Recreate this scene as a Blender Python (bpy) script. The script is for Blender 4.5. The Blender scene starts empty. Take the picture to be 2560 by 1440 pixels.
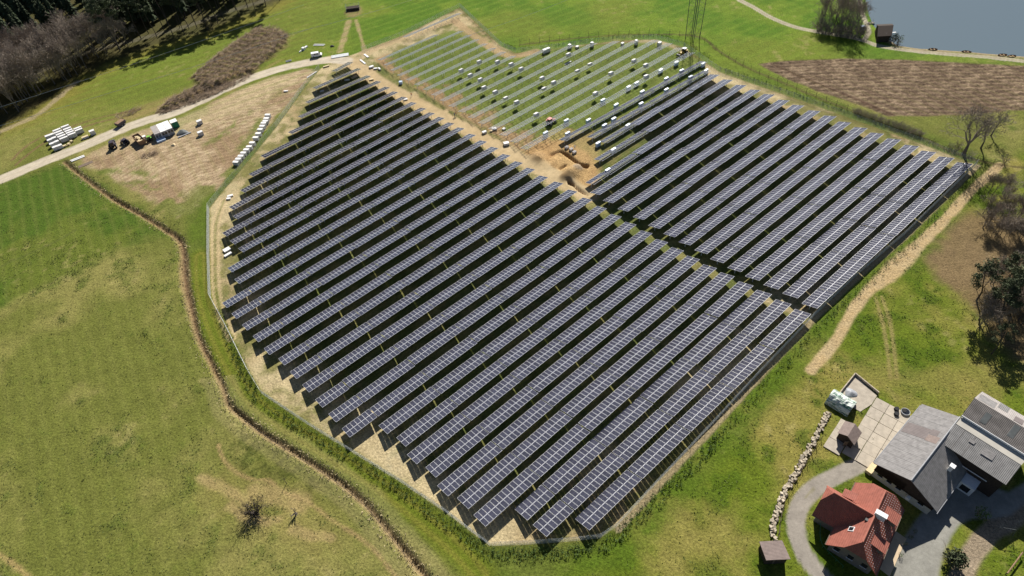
import bpy, math, random
import numpy as np
from mathutils import Vector, Matrix
R = math.radians
random.seed(7); RNG = np.random.default_rng(7)
scene = bpy.context.scene
COLL = scene.collection

# ------------------------------------------------------------------ camera
FOC, PITCH, ROLL, CAM_H = 1598.0, R(46.9), R(-5.9), 128.0
_fw = np.array([0, math.cos(PITCH), -math.sin(PITCH)]); _up = np.array([0, math.sin(PITCH), math.cos(PITCH)]); _rt = np.array([1.0, 0, 0])
_c, _s = math.cos(ROLL), math.sin(ROLL)
_rt, _up = _rt*_c + _up*_s, _up*_c - _rt*_s
cam_d = bpy.data.cameras.new('camera'); cam = bpy.data.objects.new('camera', cam_d); COLL.objects.link(cam)
cam_d.sensor_width = 36; cam_d.lens = 36*FOC/2560; cam_d.clip_start = 1; cam_d.clip_end = 9000
cam.matrix_world = Matrix(((_rt[0], _up[0], -_fw[0], 0), (_rt[1], _up[1], -_fw[1], 0), (_rt[2], _up[2], -_fw[2], CAM_H), (0, 0, 0, 1)))
scene.camera = cam
# ------------------------------------------------------------------ sky, sun, exposure
SUN_AZ, SUN_EL = R(17), R(38)          # azimuth clockwise from +Y
world = bpy.data.worlds.new('World'); scene.world = world; world.use_nodes = True
wn = world.node_tree.nodes; wl = world.node_tree.links
sky = wn.new('ShaderNodeTexSky'); sky.sky_type = 'NISHITA'; sky.sun_disc = False
sky.sun_elevation = SUN_EL; sky.sun_rotation = SUN_AZ; sky.altitude = 1500; sky.air_density = 0.8; sky.dust_density = 1.8; sky.ozone_density = 1.0
wl.new(sky.outputs[0], wn['Background'].inputs[0]); wn['Background'].inputs[1].default_value = 0.05
sun_d = bpy.data.lights.new('sun', 'SUN'); sun_d.energy = 5.0; sun_d.angle = R(0.53); sun_d.color = (1.0, 0.95, 0.87)
sun = bpy.data.objects.new('sun', sun_d); COLL.objects.link(sun)
_sd = Vector((math.cos(SUN_EL)*math.sin(SUN_AZ), math.cos(SUN_EL)*math.cos(SUN_AZ), math.sin(SUN_EL)))
sun.rotation_euler = _sd.to_track_quat('Z', 'Y').to_euler()
scene.view_settings.view_transform = 'Standard'; scene.view_settings.look = 'None'
scene.view_settings.exposure = 0.60; scene.view_settings.gamma = 1.0
scene.cycles.max_bounces = 5; scene.cycles.diffuse_bounces = 2; scene.cycles.glossy_bounces = 2; scene.cycles.transparent_max_bounces = 8
scene.cycles.use_denoising = True

# ------------------------------------------------------------------ survey: photo point -> metres on the ground plane
def G(px, py, z=0.0):
    r = _fw + _rt*(px-1280)/FOC - _up*(py-720)/FOC
    t = (z-CAM_H)/r[2]
    return np.array([r[0]*t, r[1]*t, z])
def W(pts): return np.array([G(x, y)[:2] for x, y in pts])
KB = 1.42
def lin(c): c = c/255.0; return c/12.92 if c <= 0.04045 else ((c+0.055)/1.055)**2.4
def col(r, g, b, k=KB): return np.array([lin(r), lin(g), lin(b)])/k

# ------------------------------------------------------------------ noise (numpy)
def _hash(ix, iy, s):
    n = ix.astype(np.int32).astype(np.uint32)*np.uint32(374761393) + iy.astype(np.int32).astype(np.uint32)*np.uint32(668265263) + np.uint32((s*1274126177) & 0xFFFFFFFF)
    n = (n ^ (n >> np.uint32(13)))*np.uint32(1274126177)
    return ((n ^ (n >> np.uint32(16))) & np.uint32(0xFFFF)).astype(np.float32)/np.float32(65535.0)
def vnoise(x, y, s=0):
    ix = np.floor(x); iy = np.floor(y); fx = x-ix; fy = y-iy
    fx = fx*fx*(3-2*fx); fy = fy*fy*(3-2*fy)
    a = _hash(ix, iy, s); b = _hash(ix+1, iy, s); c = _hash(ix, iy+1, s); d = _hash(ix+1, iy+1, s)
    return (a*(1-fx)+b*fx)*(1-fy)+(c*(1-fx)+d*fx)*fy
def fbm(x, y, scale, octv=4, s=0):
    t = 0; a = 1; n = 0; x = x/scale; y = y/scale
    for o in range(octv):
        t = t+a*vnoise(x, y, s+o*17); n += a; a *= 0.55; x = x*2.03+11.3; y = y*2.03+5.7
    return t/n      # 0..1 about .5
def sstep(a, b, x): t = np.clip((x-a)/(b-a), 0, 1); return t*t*(3-2*t)

# ------------------------------------------------------------------ materials
def new_mat(name):
    m = bpy.data.materials.new(name); m.use_nodes = True
    nt = m.node_tree; return m, nt, nt.nodes['Principled BSDF']
def pmat(name, c, rough=0.8, var=0.25, scale=1.5, bump=0.0, bscale=8.0, metal=0.0, spec=0.3, wave=None, objvar=0.0):
    """procedural material: base colour broken up by two noises, optional bump or corrugation wave=(axis, per metre, strength)"""
    m, nt, b = new_mat(name); N = nt.nodes; L = nt.links
    tc = N.new('ShaderNodeTexCoord')
    n1 = N.new('ShaderNodeTexNoise'); n1.inputs['Scale'].default_value = scale; n1.inputs['Detail'].default_value = 6
    L.new(tc.outputs['Object'], n1.inputs['Vector'])
    mr = N.new('ShaderNodeMapRange'); mr.inputs['From Min'].default_value = 0.3; mr.inputs['From Max'].default_value = 0.7
    mr.inputs['To Min'].default_value = 1-var; mr.inputs['To Max'].default_value = 1+var
    L.new(n1.outputs['Fac'], mr.inputs['Value'])
    vm = N.new('ShaderNodeVectorMath'); vm.operation = 'SCALE'; vm.inputs[0].default_value = tuple(c)
    L.new(mr.outputs[0], vm.inputs['Scale'])
    out = vm.outputs[0]
    if objvar:
        oi = N.new('ShaderNodeObjectInfo'); m2 = N.new('ShaderNodeMapRange')
        m2.inputs['To Min'].default_value = 1-objvar; m2.inputs['To Max'].default_value = 1+objvar
        L.new(oi.outputs['Random'], m2.inputs['Value'])
        v2 = N.new('ShaderNodeVectorMath'); v2.operation = 'SCALE'; L.new(out, v2.inputs[0]); L.new(m2.outputs[0], v2.inputs['Scale']); out = v2.outputs[0]
    L.new(out, b.inputs['Base Color'])
    b.inputs['Roughness'].default_value = rough; b.inputs['Metallic'].default_value = metal; b.inputs['Specular IOR Level'].default_value = spec
    hs = None
    if wave:
        wv = N.new('ShaderNodeTexWave'); wv.wave_type = 'BANDS'; wv.bands_direction = wave[0]; wv.inputs['Scale'].default_value = wave[1]/3.18
        wv.inputs['Distortion'].default_value = 0.0; L.new(tc.outputs['Object'], wv.inputs['Vector'])
        bp = N.new('ShaderNodeBump'); bp.inputs['Strength'].default_value = wave[2]; bp.inputs['Distance'].default_value = 0.06
        L.new(wv.outputs['Fac'], bp.inputs['Height']); hs = bp.outputs[0]
    if bump:
        n2 = N.new('ShaderNodeTexNoise'); n2.inputs['Scale'].default_value = bscale; n2.inputs['Detail'].default_value = 5
        L.new(tc.outputs['Object'], n2.inputs['Vector'])
        b2 = N.new('ShaderNodeBump'); b2.inputs['Strength'].default_value = bump; b2.inputs['Distance'].default_value = 0.1
        L.new(n2.outputs['Fac'], b2.inputs['Height'])
        if hs: L.new(hs, b2.inputs['Normal'])
        hs = b2.outputs[0]
    if hs: L.new(hs, b.inputs['Normal'])
    return m
def ground_mat(name, fine=0.35, bump=0.5, fscale=2.2):
    m, nt, b = new_mat(name); N = nt.nodes; L = nt.links
    at = N.new('ShaderNodeAttribute'); at.attribute_name = 'Col'
    geo = N.new('ShaderNodeNewGeometry')
    facs = []
    for sc, det, amp in ((fscale, 5, fine), (fscale*3.1, 3, fine*0.8)):
        n = N.new('ShaderNodeTexNoise'); n.inputs['Scale'].default_value = sc; n.inputs['Detail'].default_value = det; n.inputs['Roughness'].default_value = 0.65
        L.new(geo.outputs['Position'], n.inputs['Vector'])
        mr = N.new('ShaderNodeMapRange'); mr.inputs['From Min'].default_value = 0.3; mr.inputs['From Max'].default_value = 0.7
        mr.inputs['To Min'].default_value = 1-amp; mr.inputs['To Max'].default_value = 1+amp
        L.new(n.outputs['Fac'], mr.inputs['Value']); facs.append((mr, n))
    v1 = N.new('ShaderNodeVectorMath'); v1.operation = 'SCALE'; L.new(at.outputs['Color'], v1.inputs[0]); L.new(facs[0][0].outputs[0], v1.inputs['Scale'])
    v2 = N.new('ShaderNodeVectorMath'); v2.operation = 'SCALE'; L.new(v1.outputs[0], v2.inputs[0]); L.new(facs[1][0].outputs[0], v2.inputs['Scale'])
    L.new(v2.outputs[0], b.inputs['Base Color']); b.inputs['Roughness'].default_value = 0.95; b.inputs['Specular IOR Level'].default_value = 0.08
    bp = N.new('ShaderNodeBump'); bp.inputs['Strength'].default_value = bump; bp.inputs['Distance'].default_value = 0.25
    L.new(facs[0][1].outputs['Fac'], bp.inputs['Height']); L.new(bp.outputs[0], b.inputs['Normal'])
    return m

M = {}
M['ground'] = ground_mat('ground_cover', 0.42, 0.8, 1.9)
M['track'] = ground_mat('packed_dirt', 0.12, 0.15, 1.6)
M['plough'] = ground_mat('ploughed_soil', 0.45, 1.0, 1.3)
def glass_mat():
    m, nt, b = new_mat('solar_cells'); N = nt.nodes; L = nt.links
    oi = N.new('ShaderNodeObjectInfo'); rp = N.new('ShaderNodeMapRange'); rp.inputs['To Min'].default_value = 0.82; rp.inputs['To Max'].default_value = 1.2
    L.new(oi.outputs['Random'], rp.inputs['Value'])
    vm = N.new('ShaderNodeVectorMath'); vm.operation = 'SCALE'; vm.inputs[0].default_value = (0.046, 0.047, 0.068)
    L.new(rp.outputs[0], vm.inputs['Scale']); L.new(vm.outputs[0], b.inputs['Base Color'])
    b.inputs['Roughness'].default_value = 0.09; b.inputs['IOR'].default_value = 1.5; b.inputs['Specular IOR Level'].default_value = 0.5
    return m
M['cells'] = glass_mat()
M['cellgap'] = pmat('cell_busbar', (0.13, 0.135, 0.16), 0.3, 0.1)
M['alu'] = pmat('anodised_frame', (0.66, 0.67, 0.70), 0.45, 0.05, spec=0.5)
M['back'] = pmat('backsheet', (0.35, 0.36, 0.38), 0.7, 0.05)
M['steel'] = pmat('galvanised_steel', (0.68, 0.70, 0.71), 0.5, 0.12, 3, spec=0.5)
M['darksteel'] = pmat('weathered_steel', (0.10, 0.11, 0.11), 0.6, 0.2)
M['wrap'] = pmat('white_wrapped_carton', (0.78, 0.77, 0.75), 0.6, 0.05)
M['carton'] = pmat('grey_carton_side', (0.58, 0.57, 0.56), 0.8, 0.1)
M['blue_and_skytint'] = pmat('pale_blue_and_sky_tint', (0.50, 0.62, 0.78), 0.4, 0.08)  # sky reflection put into the packs' colour; cover, box and cabin are blue
M['wood'] = pmat('pallet_wood', (0.42, 0.30, 0.17), 0.85, 0.25, 6)
M['oldwood'] = pmat('weathered_wood', (0.16, 0.12, 0.09), 0.9, 0.3, 5)
M['cream'] = pmat('cream_timber', (0.62, 0.50, 0.30), 0.85, 0.15, 4)
M['bark'] = pmat('grey_bark', (0.15, 0.125, 0.10), 0.95, 0.3, 4)
M['twig'] = pmat('bare_twigs', (0.27, 0.225, 0.18), 0.95, 0.25, 2)
M['darkbark'] = pmat('dark_bark', (0.075, 0.06, 0.05), 0.95, 0.3, 4)
M['spruce'] = pmat('spruce_needles', (0.036, 0.052, 0.022), 0.9, 0.5, 0.9, objvar=0.25)
M['pine'] = pmat('pine_needles', (0.075, 0.092, 0.045), 0.9, 0.45, 0.9, objvar=0.2)
M['leaf'] = pmat('young_leaves', (0.075, 0.12, 0.028), 0.85, 0.45, 1.2, objvar=0.2)
M['drytwig'] = pmat('cut_brush', (0.29, 0.215, 0.145), 0.95, 0.6, 0.7)
M['dryreed'] = pmat('dry_grass_blades', (0.46, 0.38, 0.22), 0.95, 0.35, 2)
M['redtile'] = pmat('red_roof_tiles', (0.29, 0.098, 0.070), 0.75, 0.16, 1.2, wave=('X', 3.2, 0.5), bump=0.12, bscale=3)
M['browntile'] = M['redtile']
M['housewall'] = pmat('brown_grey_plaster', (0.17, 0.15, 0.13), 0.9, 0.12)
M['plaster'] = pmat('cream_plaster', (0.55, 0.53, 0.46), 0.9, 0.08)
M['darktimber'] = pmat('dark_timber_boards', (0.045, 0.032, 0.025), 0.9, 0.3, 3)
M['barnroof'] = pmat('grey_roof_sheets', (0.225, 0.215, 0.21), 0.85, 0.2, 1.3, wave=('Y', 2.4, 0.25), bump=0.2, bscale=2)
M['corrug'] = pmat('corrugated_sheets', (0.21, 0.205, 0.20), 0.8, 0.2, 0.8, wave=('X', 3.6, 0.8))
M['corrug2'] = pmat('brown_corrugated_sheets', (0.16, 0.145, 0.135), 0.85, 0.25, 0.7, wave=('X', 3.6, 0.8))
M['palepatch'] = pmat('pale_roof_sheet', (0.36, 0.33, 0.31), 0.85, 0.12, 1, wave=('X', 3.6, 0.5))
M['brownpatch'] = pmat('brown_roof_sheet', (0.17, 0.145, 0.14), 0.85, 0.12, 1, wave=('Y', 2.4, 0.25))
M['creamroof'] = pmat('cream_roof_sheet', (0.50, 0.47, 0.41), 0.8, 0.1, 0.6)
M['white'] = pmat('white_paint', (0.80, 0.80, 0.80), 0.5, 0.05)
M['glassdark'] = pmat('dark_window_glass', (0.02, 0.022, 0.028), 0.08, 0.05, spec=0.6)
M['slab'] = pmat('concrete_slab_face', (0.42, 0.37, 0.30), 0.95, 0.14, 0.9, bump=0.15, objvar=0.07)
M['asphalt'] = pmat('pale_asphalt', (0.31, 0.305, 0.28), 0.95, 0.10, 0.5, bump=0.15, bscale=6)
M['patio'] = pmat('sandstone_patio', (0.55, 0.43, 0.29), 0.95, 0.08, 0.8)
M['stone'] = pmat('pale_limestone', (0.44, 0.38, 0.29), 0.95, 0.25, 2, bump=0.3, bscale=4, objvar=0.25)
M['shingle'] = pmat('brown_shed_roof', (0.235, 0.185, 0.165), 0.9, 0.15, 2, wave=('Y', 4, 0.4))
M['tarp'] = pmat('green_white_tarpaulin', (0.42, 0.52, 0.44), 0.5, 0.6, 1.1)
M['green'] = pmat('green_paint', (0.02, 0.17, 0.10), 0.5, 0.1)
M['lime'] = pmat('lime_paint', (0.20, 0.45, 0.07), 0.5, 0.1)
M['red'] = pmat('red_paint', (0.45, 0.05, 0.035), 0.45, 0.1)
M['black'] = pmat('black_rubber', (0.02, 0.02, 0.022), 0.8, 0.2)
M['darkpaint'] = pmat('dark_machine_paint', (0.055, 0.045, 0.06), 0.5, 0.25)
M['yellow'] = pmat('yellow_paint', (0.60, 0.38, 0.05), 0.5, 0.1)
M['rust'] = pmat('rusty_steel', (0.26, 0.165, 0.10), 0.85, 0.3, 3)
M['greysteel'] = pmat('grey_sheet_steel', (0.30, 0.31, 0.33), 0.5, 0.1)
M['orange'] = pmat('orange_cloth', (0.6, 0.18, 0.04), 0.9, 0.1)
M['blue'] = pmat('blue_cloth', (0.05, 0.08, 0.2), 0.9, 0.1)
M['skin'] = pmat('skin', (0.45, 0.28, 0.2), 0.7, 0.05)
M['soilmound'] = pmat('dug_soil', (0.40, 0.31, 0.205), 0.97, 0.3, 1.2, bump=1.0, bscale=2)
M['gravelpile'] = pmat('grey_gravel', (0.30, 0.28, 0.27), 0.97, 0.2, 3, bump=0.8, bscale=5)

# ------------------------------------------------------------------ mesh helpers
class MB:
    def __init__(s): s.v = []; s.f = []; s.m = []
    def add(s, vs, fs, mi=0):
        o = len(s.v); s.v += [tuple(p) for p in vs]; s.f += [tuple(i+o for i in f) for f in fs]; s.m += [mi]*len(fs)
        return s
    def box(s, c, size, mi=0, rz=0.0, taper=1.0):
        x, y, z = size[0]/2, size[1]/2, size[2]/2; cr, sr = math.cos(rz), math.sin(rz); vs = []
        for dz in (-1, 1):
            k = taper if dz > 0 else 1.0
            for dx, dy in ((-1, -1), (1, -1), (1, 1), (-1, 1)):
                a, b = dx*x*k, dy*y*k
                vs.append((c[0]+a*cr-b*sr, c[1]+a*sr+b*cr, c[2]+dz*z))
        return s.add(vs, [(3, 2, 1, 0), (4, 5, 6, 7), (0, 1, 5, 4), (1, 2, 6, 5), (2, 3, 7, 6), (3, 0, 4, 7)], mi)
    def tube(s, a, b, r0, r1=None, n=5, mi=0, cap=True):
        r1 = r0 if r1 is None else r1; a = np.array(a, float); b = np.array(b, float); d = b-a; L = np.linalg.norm(d)
        if L < 1e-6: return s
        d /= L; t = np.array([1, 0, 0]) if abs(d[0]) < 0.8 else np.array([0, 1, 0]); p = np.cross(d, t); p /= np.linalg.norm(p); q = np.cross(d, p)
        vs = []
        for c, r in ((a, r0), (b, r1)):
            for k in range(n): an = 2*math.pi*k/n; vs.append(c+(p*math.cos(an)+q*math.sin(an))*r)
        fs = [(k, (k+1) % n, n+(k+1) % n, n+k) for k in range(n)]
        if cap: fs += [tuple(range(n-1, -1, -1)), tuple(range(n, 2*n))]
        return s.add(vs, fs, mi)
    def slab(s, poly, t, mi=0):
        """thicken a planar 3-D polygon by t along its downward normal"""
        P = [np.array(p, float) for p in poly]; nrm = np.zeros(3)
        for i in range(len(P)): nrm += np.cross(P[i], P[(i+1) % len(P)])
        nrm /= np.linalg.norm(nrm)
        if nrm[2] < 0: P = P[::-1]; nrm = -nrm
        n = len(P); vs = P+[p-nrm*t for p in P]
        return s.add(vs, [tuple(range(n)), tuple(range(2*n-1, n-1, -1))]+[(i, i+n, (i+1) % n+n, (i+1) % n) for i in range(n)], mi)
    def mesh(s, name, mats, smooth=False):
        me = bpy.data.meshes.new(name); me.from_pydata([tuple(map(float, p)) for p in s.v], [], s.f)
        for m in (mats if isinstance(mats, (list, tuple)) else [mats]): me.materials.append(m)
        if len(set(s.m)) > 1: me.polygons.foreach_set('material_index', s.m)
        if smooth: me.polygons.foreach_set('use_smooth', [True]*len(s.f))
        me.update(); return me
    def build(s, name, mats, parent=None, smooth=False):
        return put(name, s.mesh(name, mats, smooth), parent)
def put(name, me, parent=None, loc=None, rot=None):
    o = bpy.data.objects.new(name, me); COLL.objects.link(o)
    if parent: o.parent = parent
    if loc is not None: o.location = tuple(loc)
    if rot is not None: o.rotation_euler = rot
    return o
def tag(o, label=None, cat=None, group=None, kind=None):
    if label: o['label'] = label
    if cat: o['category'] = cat
    if group: o['group'] = group
    if kind: o['kind'] = kind
    return o
def thing(name, label, cat, loc=(0, 0, 0), rz=0.0, group=None):
    o = bpy.data.objects.new(name, None); o.empty_display_size = 0.5; COLL.objects.link(o)
    o.location = tuple(loc); o.rotation_euler = (0, 0, rz); return tag(o, label, cat, group)
ORD = ['zeroth', 'first', 'second', 'third', 'fourth', 'fifth', 'sixth', 'seventh', 'eighth', 'ninth', 'tenth', 'eleventh', 'twelfth', 'thirteenth',
       'fourteenth', 'fifteenth', 'sixteenth', 'seventeenth', 'eighteenth', 'nineteenth', 'twentieth']
def ordinal(i):
    if i <= 20: return ORD[i]
    return {2: 'twenty', 3: 'thirty', 4: 'forty'}[i//10]+'-'+ORD[i % 10] if i % 10 else {3: 'thirtieth', 4: 'fortieth'}[i//10]

# ================================================================== GROUND
def axis(lo, hi, step, grow, far):
    a = []; v = lo; i = 0
    while v < hi: a.append(v); v += step+grow*(v-lo)
    left = []; v = lo; s = step*2
    while v > -far: v -= s; s *= 1.6; left.append(v)
    right = []; v = a[-1]; s = step*2
    while v < far: v += s; s *= 1.6; right.append(v)
    return np.array(left[::-1]+a+right)
XS = axis(-292, 246, 0.55, 0.0, 3500); YS = axis(20, 392, 0.40, 0.0011, 3500)
NX, NY = len(XS), len(YS)
X, Y = np.meshgrid(XS, YS); X = X.ravel().astype(np.float32); Y = Y.ravel().astype(np.float32)
def seg_d(P, closed=False):
    P = np.asarray(P); MG = 26.0
    k = np.flatnonzero((X > P[:, 0].min()-MG) & (X < P[:, 0].max()+MG) & (Y > P[:, 1].min()-MG) & (Y < P[:, 1].max()+MG))
    x = X[k]; y = Y[k]; d = np.full(x.shape, MG*MG, np.float32); n = len(P)
    for i in range(n if closed else n-1):
        a = P[i].astype(np.float32); b = P[(i+1) % n].astype(np.float32); ab = b-a; L2 = ab@ab+1e-9
        if n > 12:      # long lines: only the points near this piece
            kk = np.flatnonzero((x > min(a[0], b[0])-MG) & (x < max(a[0], b[0])+MG) & (y > min(a[1], b[1])-MG) & (y < max(a[1], b[1])+MG)); xx = x[kk]; yy = y[kk]
        else: kk = slice(None); xx = x; yy = y
        t = np.clip(((xx-a[0])*ab[0]+(yy-a[1])*ab[1])/L2, 0, 1)
        d[kk] = np.minimum(d[kk], (xx-a[0]-t*ab[0])**2+(yy-a[1]-t*ab[1])**2)
    out = np.full(X.shape, MG, np.float32); out[k] = np.sqrt(d); return out
def inside(P):
    P = np.asarray(P); k = np.flatnonzero((X > P[:, 0].min()) & (X < P[:, 0].max()) & (Y > P[:, 1].min()) & (Y < P[:, 1].max()))
    x = X[k]; y = Y[k]; c = np.zeros(x.shape, bool); n = len(P)
    for i in range(n):
        a = P[i]; b = P[(i+1) % n]
        if a[1] == b[1]: continue
        c ^= ((a[1] > y) != (b[1] > y)) & (x < (b[0]-a[0])*(y-a[1])/(b[1]-a[1])+a[0])
    out = np.zeros(X.shape, bool); out[k] = c; return out
def sdf(P): d = seg_d(P, True); return np.where(inside(P), -d, d)
def smooth_line(P, n=4):
    """Catmull-Rom through the surveyed points"""
    P = np.array(P, float); out = []
    for i in range(len(P)-1):
        p0 = P[max(i-1, 0)]; p1 = P[i]; p2 = P[i+1]; p3 = P[min(i+2, len(P)-1)]
        for k in range(n):
            t = k/n; out.append(0.5*((2*p1)+(-p0+p2)*t+(2*p0-5*p1+4*p2-p3)*t*t+(-p0+3*p1-3*p2+p3)*t**3))
    out.append(P[-1]); return np.array(out)

PERIM = W([(1150, 18), (1253, 115), (1290, 132), (1380, 122), (1480, 108), (1560, 100), (1640, 98), (1710, 118), (1778, 165), (1800, 180), (1870, 205), (2000, 250), (2160, 308), (2300, 358), (2440, 412),
           (2350, 500), (2260, 588), (2140, 690), (2030, 795), (1900, 932), (1780, 1062), (1650, 1200), (1540, 1318), (1500, 1345), (1440, 1352), (1340, 1360), (1225, 1365),
           (1110, 1278), (1000, 1205), (850, 1112), (770, 1062), (655, 985), (622, 930), (565, 815), (527, 745), (523, 640), (523, 520), (548, 488), (602, 425), (690, 318), (762, 218), (800, 172),
           (840, 150), (905, 128), (1000, 92)])
ROAD = smooth_line(W([(-80, 478), (0, 449), (80, 416), (150, 388), (220, 360), (300, 325), (370, 300), (440, 280), (520, 242), (600, 206), (680, 178), (760, 158), (820, 150), (865, 152)]))
LANE = smooth_line(W([(820, 150), (860, 153), (895, 167), (935, 197), (985, 228), (1040, 258), (1100, 290), (1170, 326), (1240, 366), (1300, 397), (1360, 427), (1420, 460), (1470, 490)]))
FTRACK = smooth_line(W([(-60, 240), (60, 195), (190, 140), (260, 120), (350, 97), (430, 76), (500, 55), (560, 32), (650, 5), (740, -25)]))
LTRACK = smooth_line(W([(1820, -25), (1850, 0), (1880, 16), (1930, 45), (1990, 68), (2060, 82), (2120, 92), (2160, 102), (2200, 115), (2270, 126), (2380, 136), (2480, 144), (2560, 153), (2720, 172)]))
LTRACK2 = smooth_line(W([(2160, 100), (2172, 78), (2160, 45), (2150, 10), (2145, -30)]))
RPATH = smooth_line(W([(2500, 412), (2470, 440), (2430, 475), (2380, 530), (2320, 590), (2270, 640), (2230, 680), (2190, 712), (2150, 750), (2120, 800), (2090, 850), (2060, 890), (2028, 926)]))
DRIVE = smooth_line(W([(2230, 1110), (2150, 1160), (2090, 1190), (2040, 1218), (2006, 1255), (1990, 1295), (1992, 1335), (2006, 1375), (2032, 1415), (2062, 1450), (2100, 1500)]))
FTRACK2 = smooth_line(W([(2620, 1240), (2555, 1275), (2520, 1305), (2480, 1325), (2440, 1372), (2410, 1425), (2385, 1490)]))
DITCH = smooth_line(W([(160, 404), (215, 448), (280, 495), (350, 535), (410, 572), (448, 600), (458, 640), (461, 700), (474, 760), (494, 840), (528, 910), (556, 970), (570, 1010), (612, 1047), (662, 1086), (720, 1121), (790, 1166), (850, 1206), (905, 1252), (950, 1302), (990, 1352), (1040, 1412), (1072, 1452), (1120, 1520)]))
PLOUGH = W([(1896, 160), (1960, 152), (2100, 147), (2250, 149), (2400, 157), (2560, 165), (2760, 178), (2760, 262), (2560, 274), (2480, 281), (2400, 287), (2300, 290), (2222, 291), (2150, 263), (2050, 230), (1960, 194)])
LAKE = W([(2158, -160), (2163, 0), (2170, 35), (2180, 58), (2192, 74), (2230, 104), (2245, 113), (2300, 121), (2420, 129), (2560, 141), (2760, 160), (3000, 160), (3000, -160)])
SITE = W([(190, 398), (250, 372), (300, 345), (350, 325), (440, 297), (520, 262), (600, 222), (680, 192), (760, 172), (792, 178), (762, 218), (720, 262), (690, 296), (640, 356), (592, 420), (540, 476), (500, 515), (440, 550), (400, 520), (350, 486), (280, 446), (220, 420)])
BRUSH1 = W([(478, 195), (520, 160), (560, 128), (600, 100), (640, 72), (690, 74), (722, 92), (718, 112), (650, 165), (615, 205), (560, 222), (505, 222)])
BRUSH2 = W([(385, 285), (420, 255), (480, 225), (560, 205), (595, 215), (520, 248), (440, 280), (400, 290)])
YARD = W([(2225, 1470), (2236, 1400), (2265, 1335), (2300, 1285), (2345, 1240), (2395, 1195), (2440, 1200), (2520, 1230), (2600, 1180), (2640, 1230), (2560, 1262), (2530, 1290), (2475, 1300), (2430, 1297), (2400, 1312), (2378, 1345), (2360, 1385), (2350, 1430), (2345, 1490)])
RACKS = W([(935, 148), (985, 190), (1060, 232), (1115, 268), (1175, 303), (1250, 345), (1312, 385), (1345, 372), (1400, 350), (1470, 330), (1765, 190), (1765, 175), (1757, 152), (1720, 138), (1680, 120), (1638, 106), (1536, 108), (1400, 120), (1340, 133), (1280, 146), (1226, 124), (1178, 99), (1133, 75)])
SOILBARE = W([(2300, 640), (2350, 590), (2400, 545), (2470, 520), (2560, 560), (2660, 600), (2660, 960), (2560, 930), (2500, 870), (2440, 790), (2400, 735), (2340, 690)])
FOREST = W([(-300, 380), (0, 318), (60, 288), (130, 245), (190, 195), (290, 150), (400, 110), (500, 85), (600, 45), (690, 5), (760, -40), (500, -200), (-500, -200)])

n_a = fbm(X, Y, 46, 4, 1); n_b = fbm(X, Y, 14, 4, 21); n_c = fbm(X, Y, 4.2, 4, 41); n_d = fbm(X, Y, 1.6, 3, 61); n_e = fbm(X, Y, 24, 4, 81)
d_per = sdf(PERIM); d_road = seg_d(ROAD); d_lane = seg_d(LANE); d_ft = seg_d(FTRACK); d_lt = np.minimum(seg_d(LTRACK), seg_d(LTRACK2)+0.3)
d_rp = seg_d(RPATH); d_dr = seg_d(DRIVE); d_f2 = seg_d(FTRACK2); d_di = seg_d(DITCH); d_pl = sdf(PLOUGH); d_lk = sdf(LAKE); d_si = sdf(SITE)
d_b1 = sdf(BRUSH1); d_b2 = sdf(BRUSH2); d_yd = sdf(YARD); d_rk = sdf(RACKS); d_sb = sdf(SOILBARE); d_fo = sdf(FOREST)
jit = (n_c-0.5)*2.2+(n_d-0.5)*0.9
C = np.zeros((X.size, 3), np.float32)
def paint(mask, c):
    global C
    mask = np.clip(mask, 0, 1).astype(np.float32); k = np.flatnonzero(mask > 0.002); mk = mask[k, None]; c = np.asarray(c, np.float32); c = c[k] if c.ndim == 2 else c; C[k] = C[k]*(1-mk)+c*mk
def mix3(a, b, t): t = np.clip(t, 0, 1)[:, None].astype(np.float32); return np.asarray(a, np.float32)*(1-t)+np.asarray(b, np.float32)*t
# --- meadow base: olive near left, lush at the top, mixed by the farm
olive = mix3(col(116, 121, 56), col(146, 141, 80), sstep(0.40, 0.66, n_b*0.6+n_a*0.4))
olive = mix3(olive, col(92, 108, 42), sstep(0.55, 0.72, n_c*0.5+n_b*0.5)*0.7)
lush = mix3(col(92, 126, 34), col(116, 140, 44), sstep(0.35, 0.65, n_b)); lush = mix3(lush, col(124, 132, 52), sstep(0.55, 0.75, n_a)*0.6)
deep = mix3(col(84, 108, 36), col(106, 118, 46), sstep(0.35, 0.65, n_b))
farm = mix3(col(106, 122, 36), col(148, 140, 72), sstep(0.42, 0.62, n_b*0.5+n_e*0.5)); farm = mix3(farm, col(82, 106, 26), sstep(0.52, 0.68, n_c)*0.7)
UPL = W([(-400, 900), (0, 770), (150, 700), (290, 628), (385, 588), (440, 596), (300, 490), (160, 404), (0, 460), (-400, 560)])
FARM = W([(2560, 380), (2440, 430), (2260, 600), (2030, 800), (1780, 1070), (1500, 1360), (1400, 1420), (1400, 1700), (2900, 1700), (2900, 380)])
C[:] = olive
BACK = np.clip((Y-175-(X < -60)*30)/60, 0, 1)
lush = mix3(lush, mix3(col(112, 122, 50), col(136, 132, 62), n_a), sstep(-40, -90, X)*0.65); C = mix3(C, lush, sstep(0.1, 0.9, BACK+(n_b-.5)*.4))
d_up = sdf(UPL); C = mix3(C, deep, 1-sstep(-4, 3, d_up+jit*2))
d_fm = sdf(FARM); C = mix3(C, farm, 1-sstep(-3, 3, d_fm))
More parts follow.
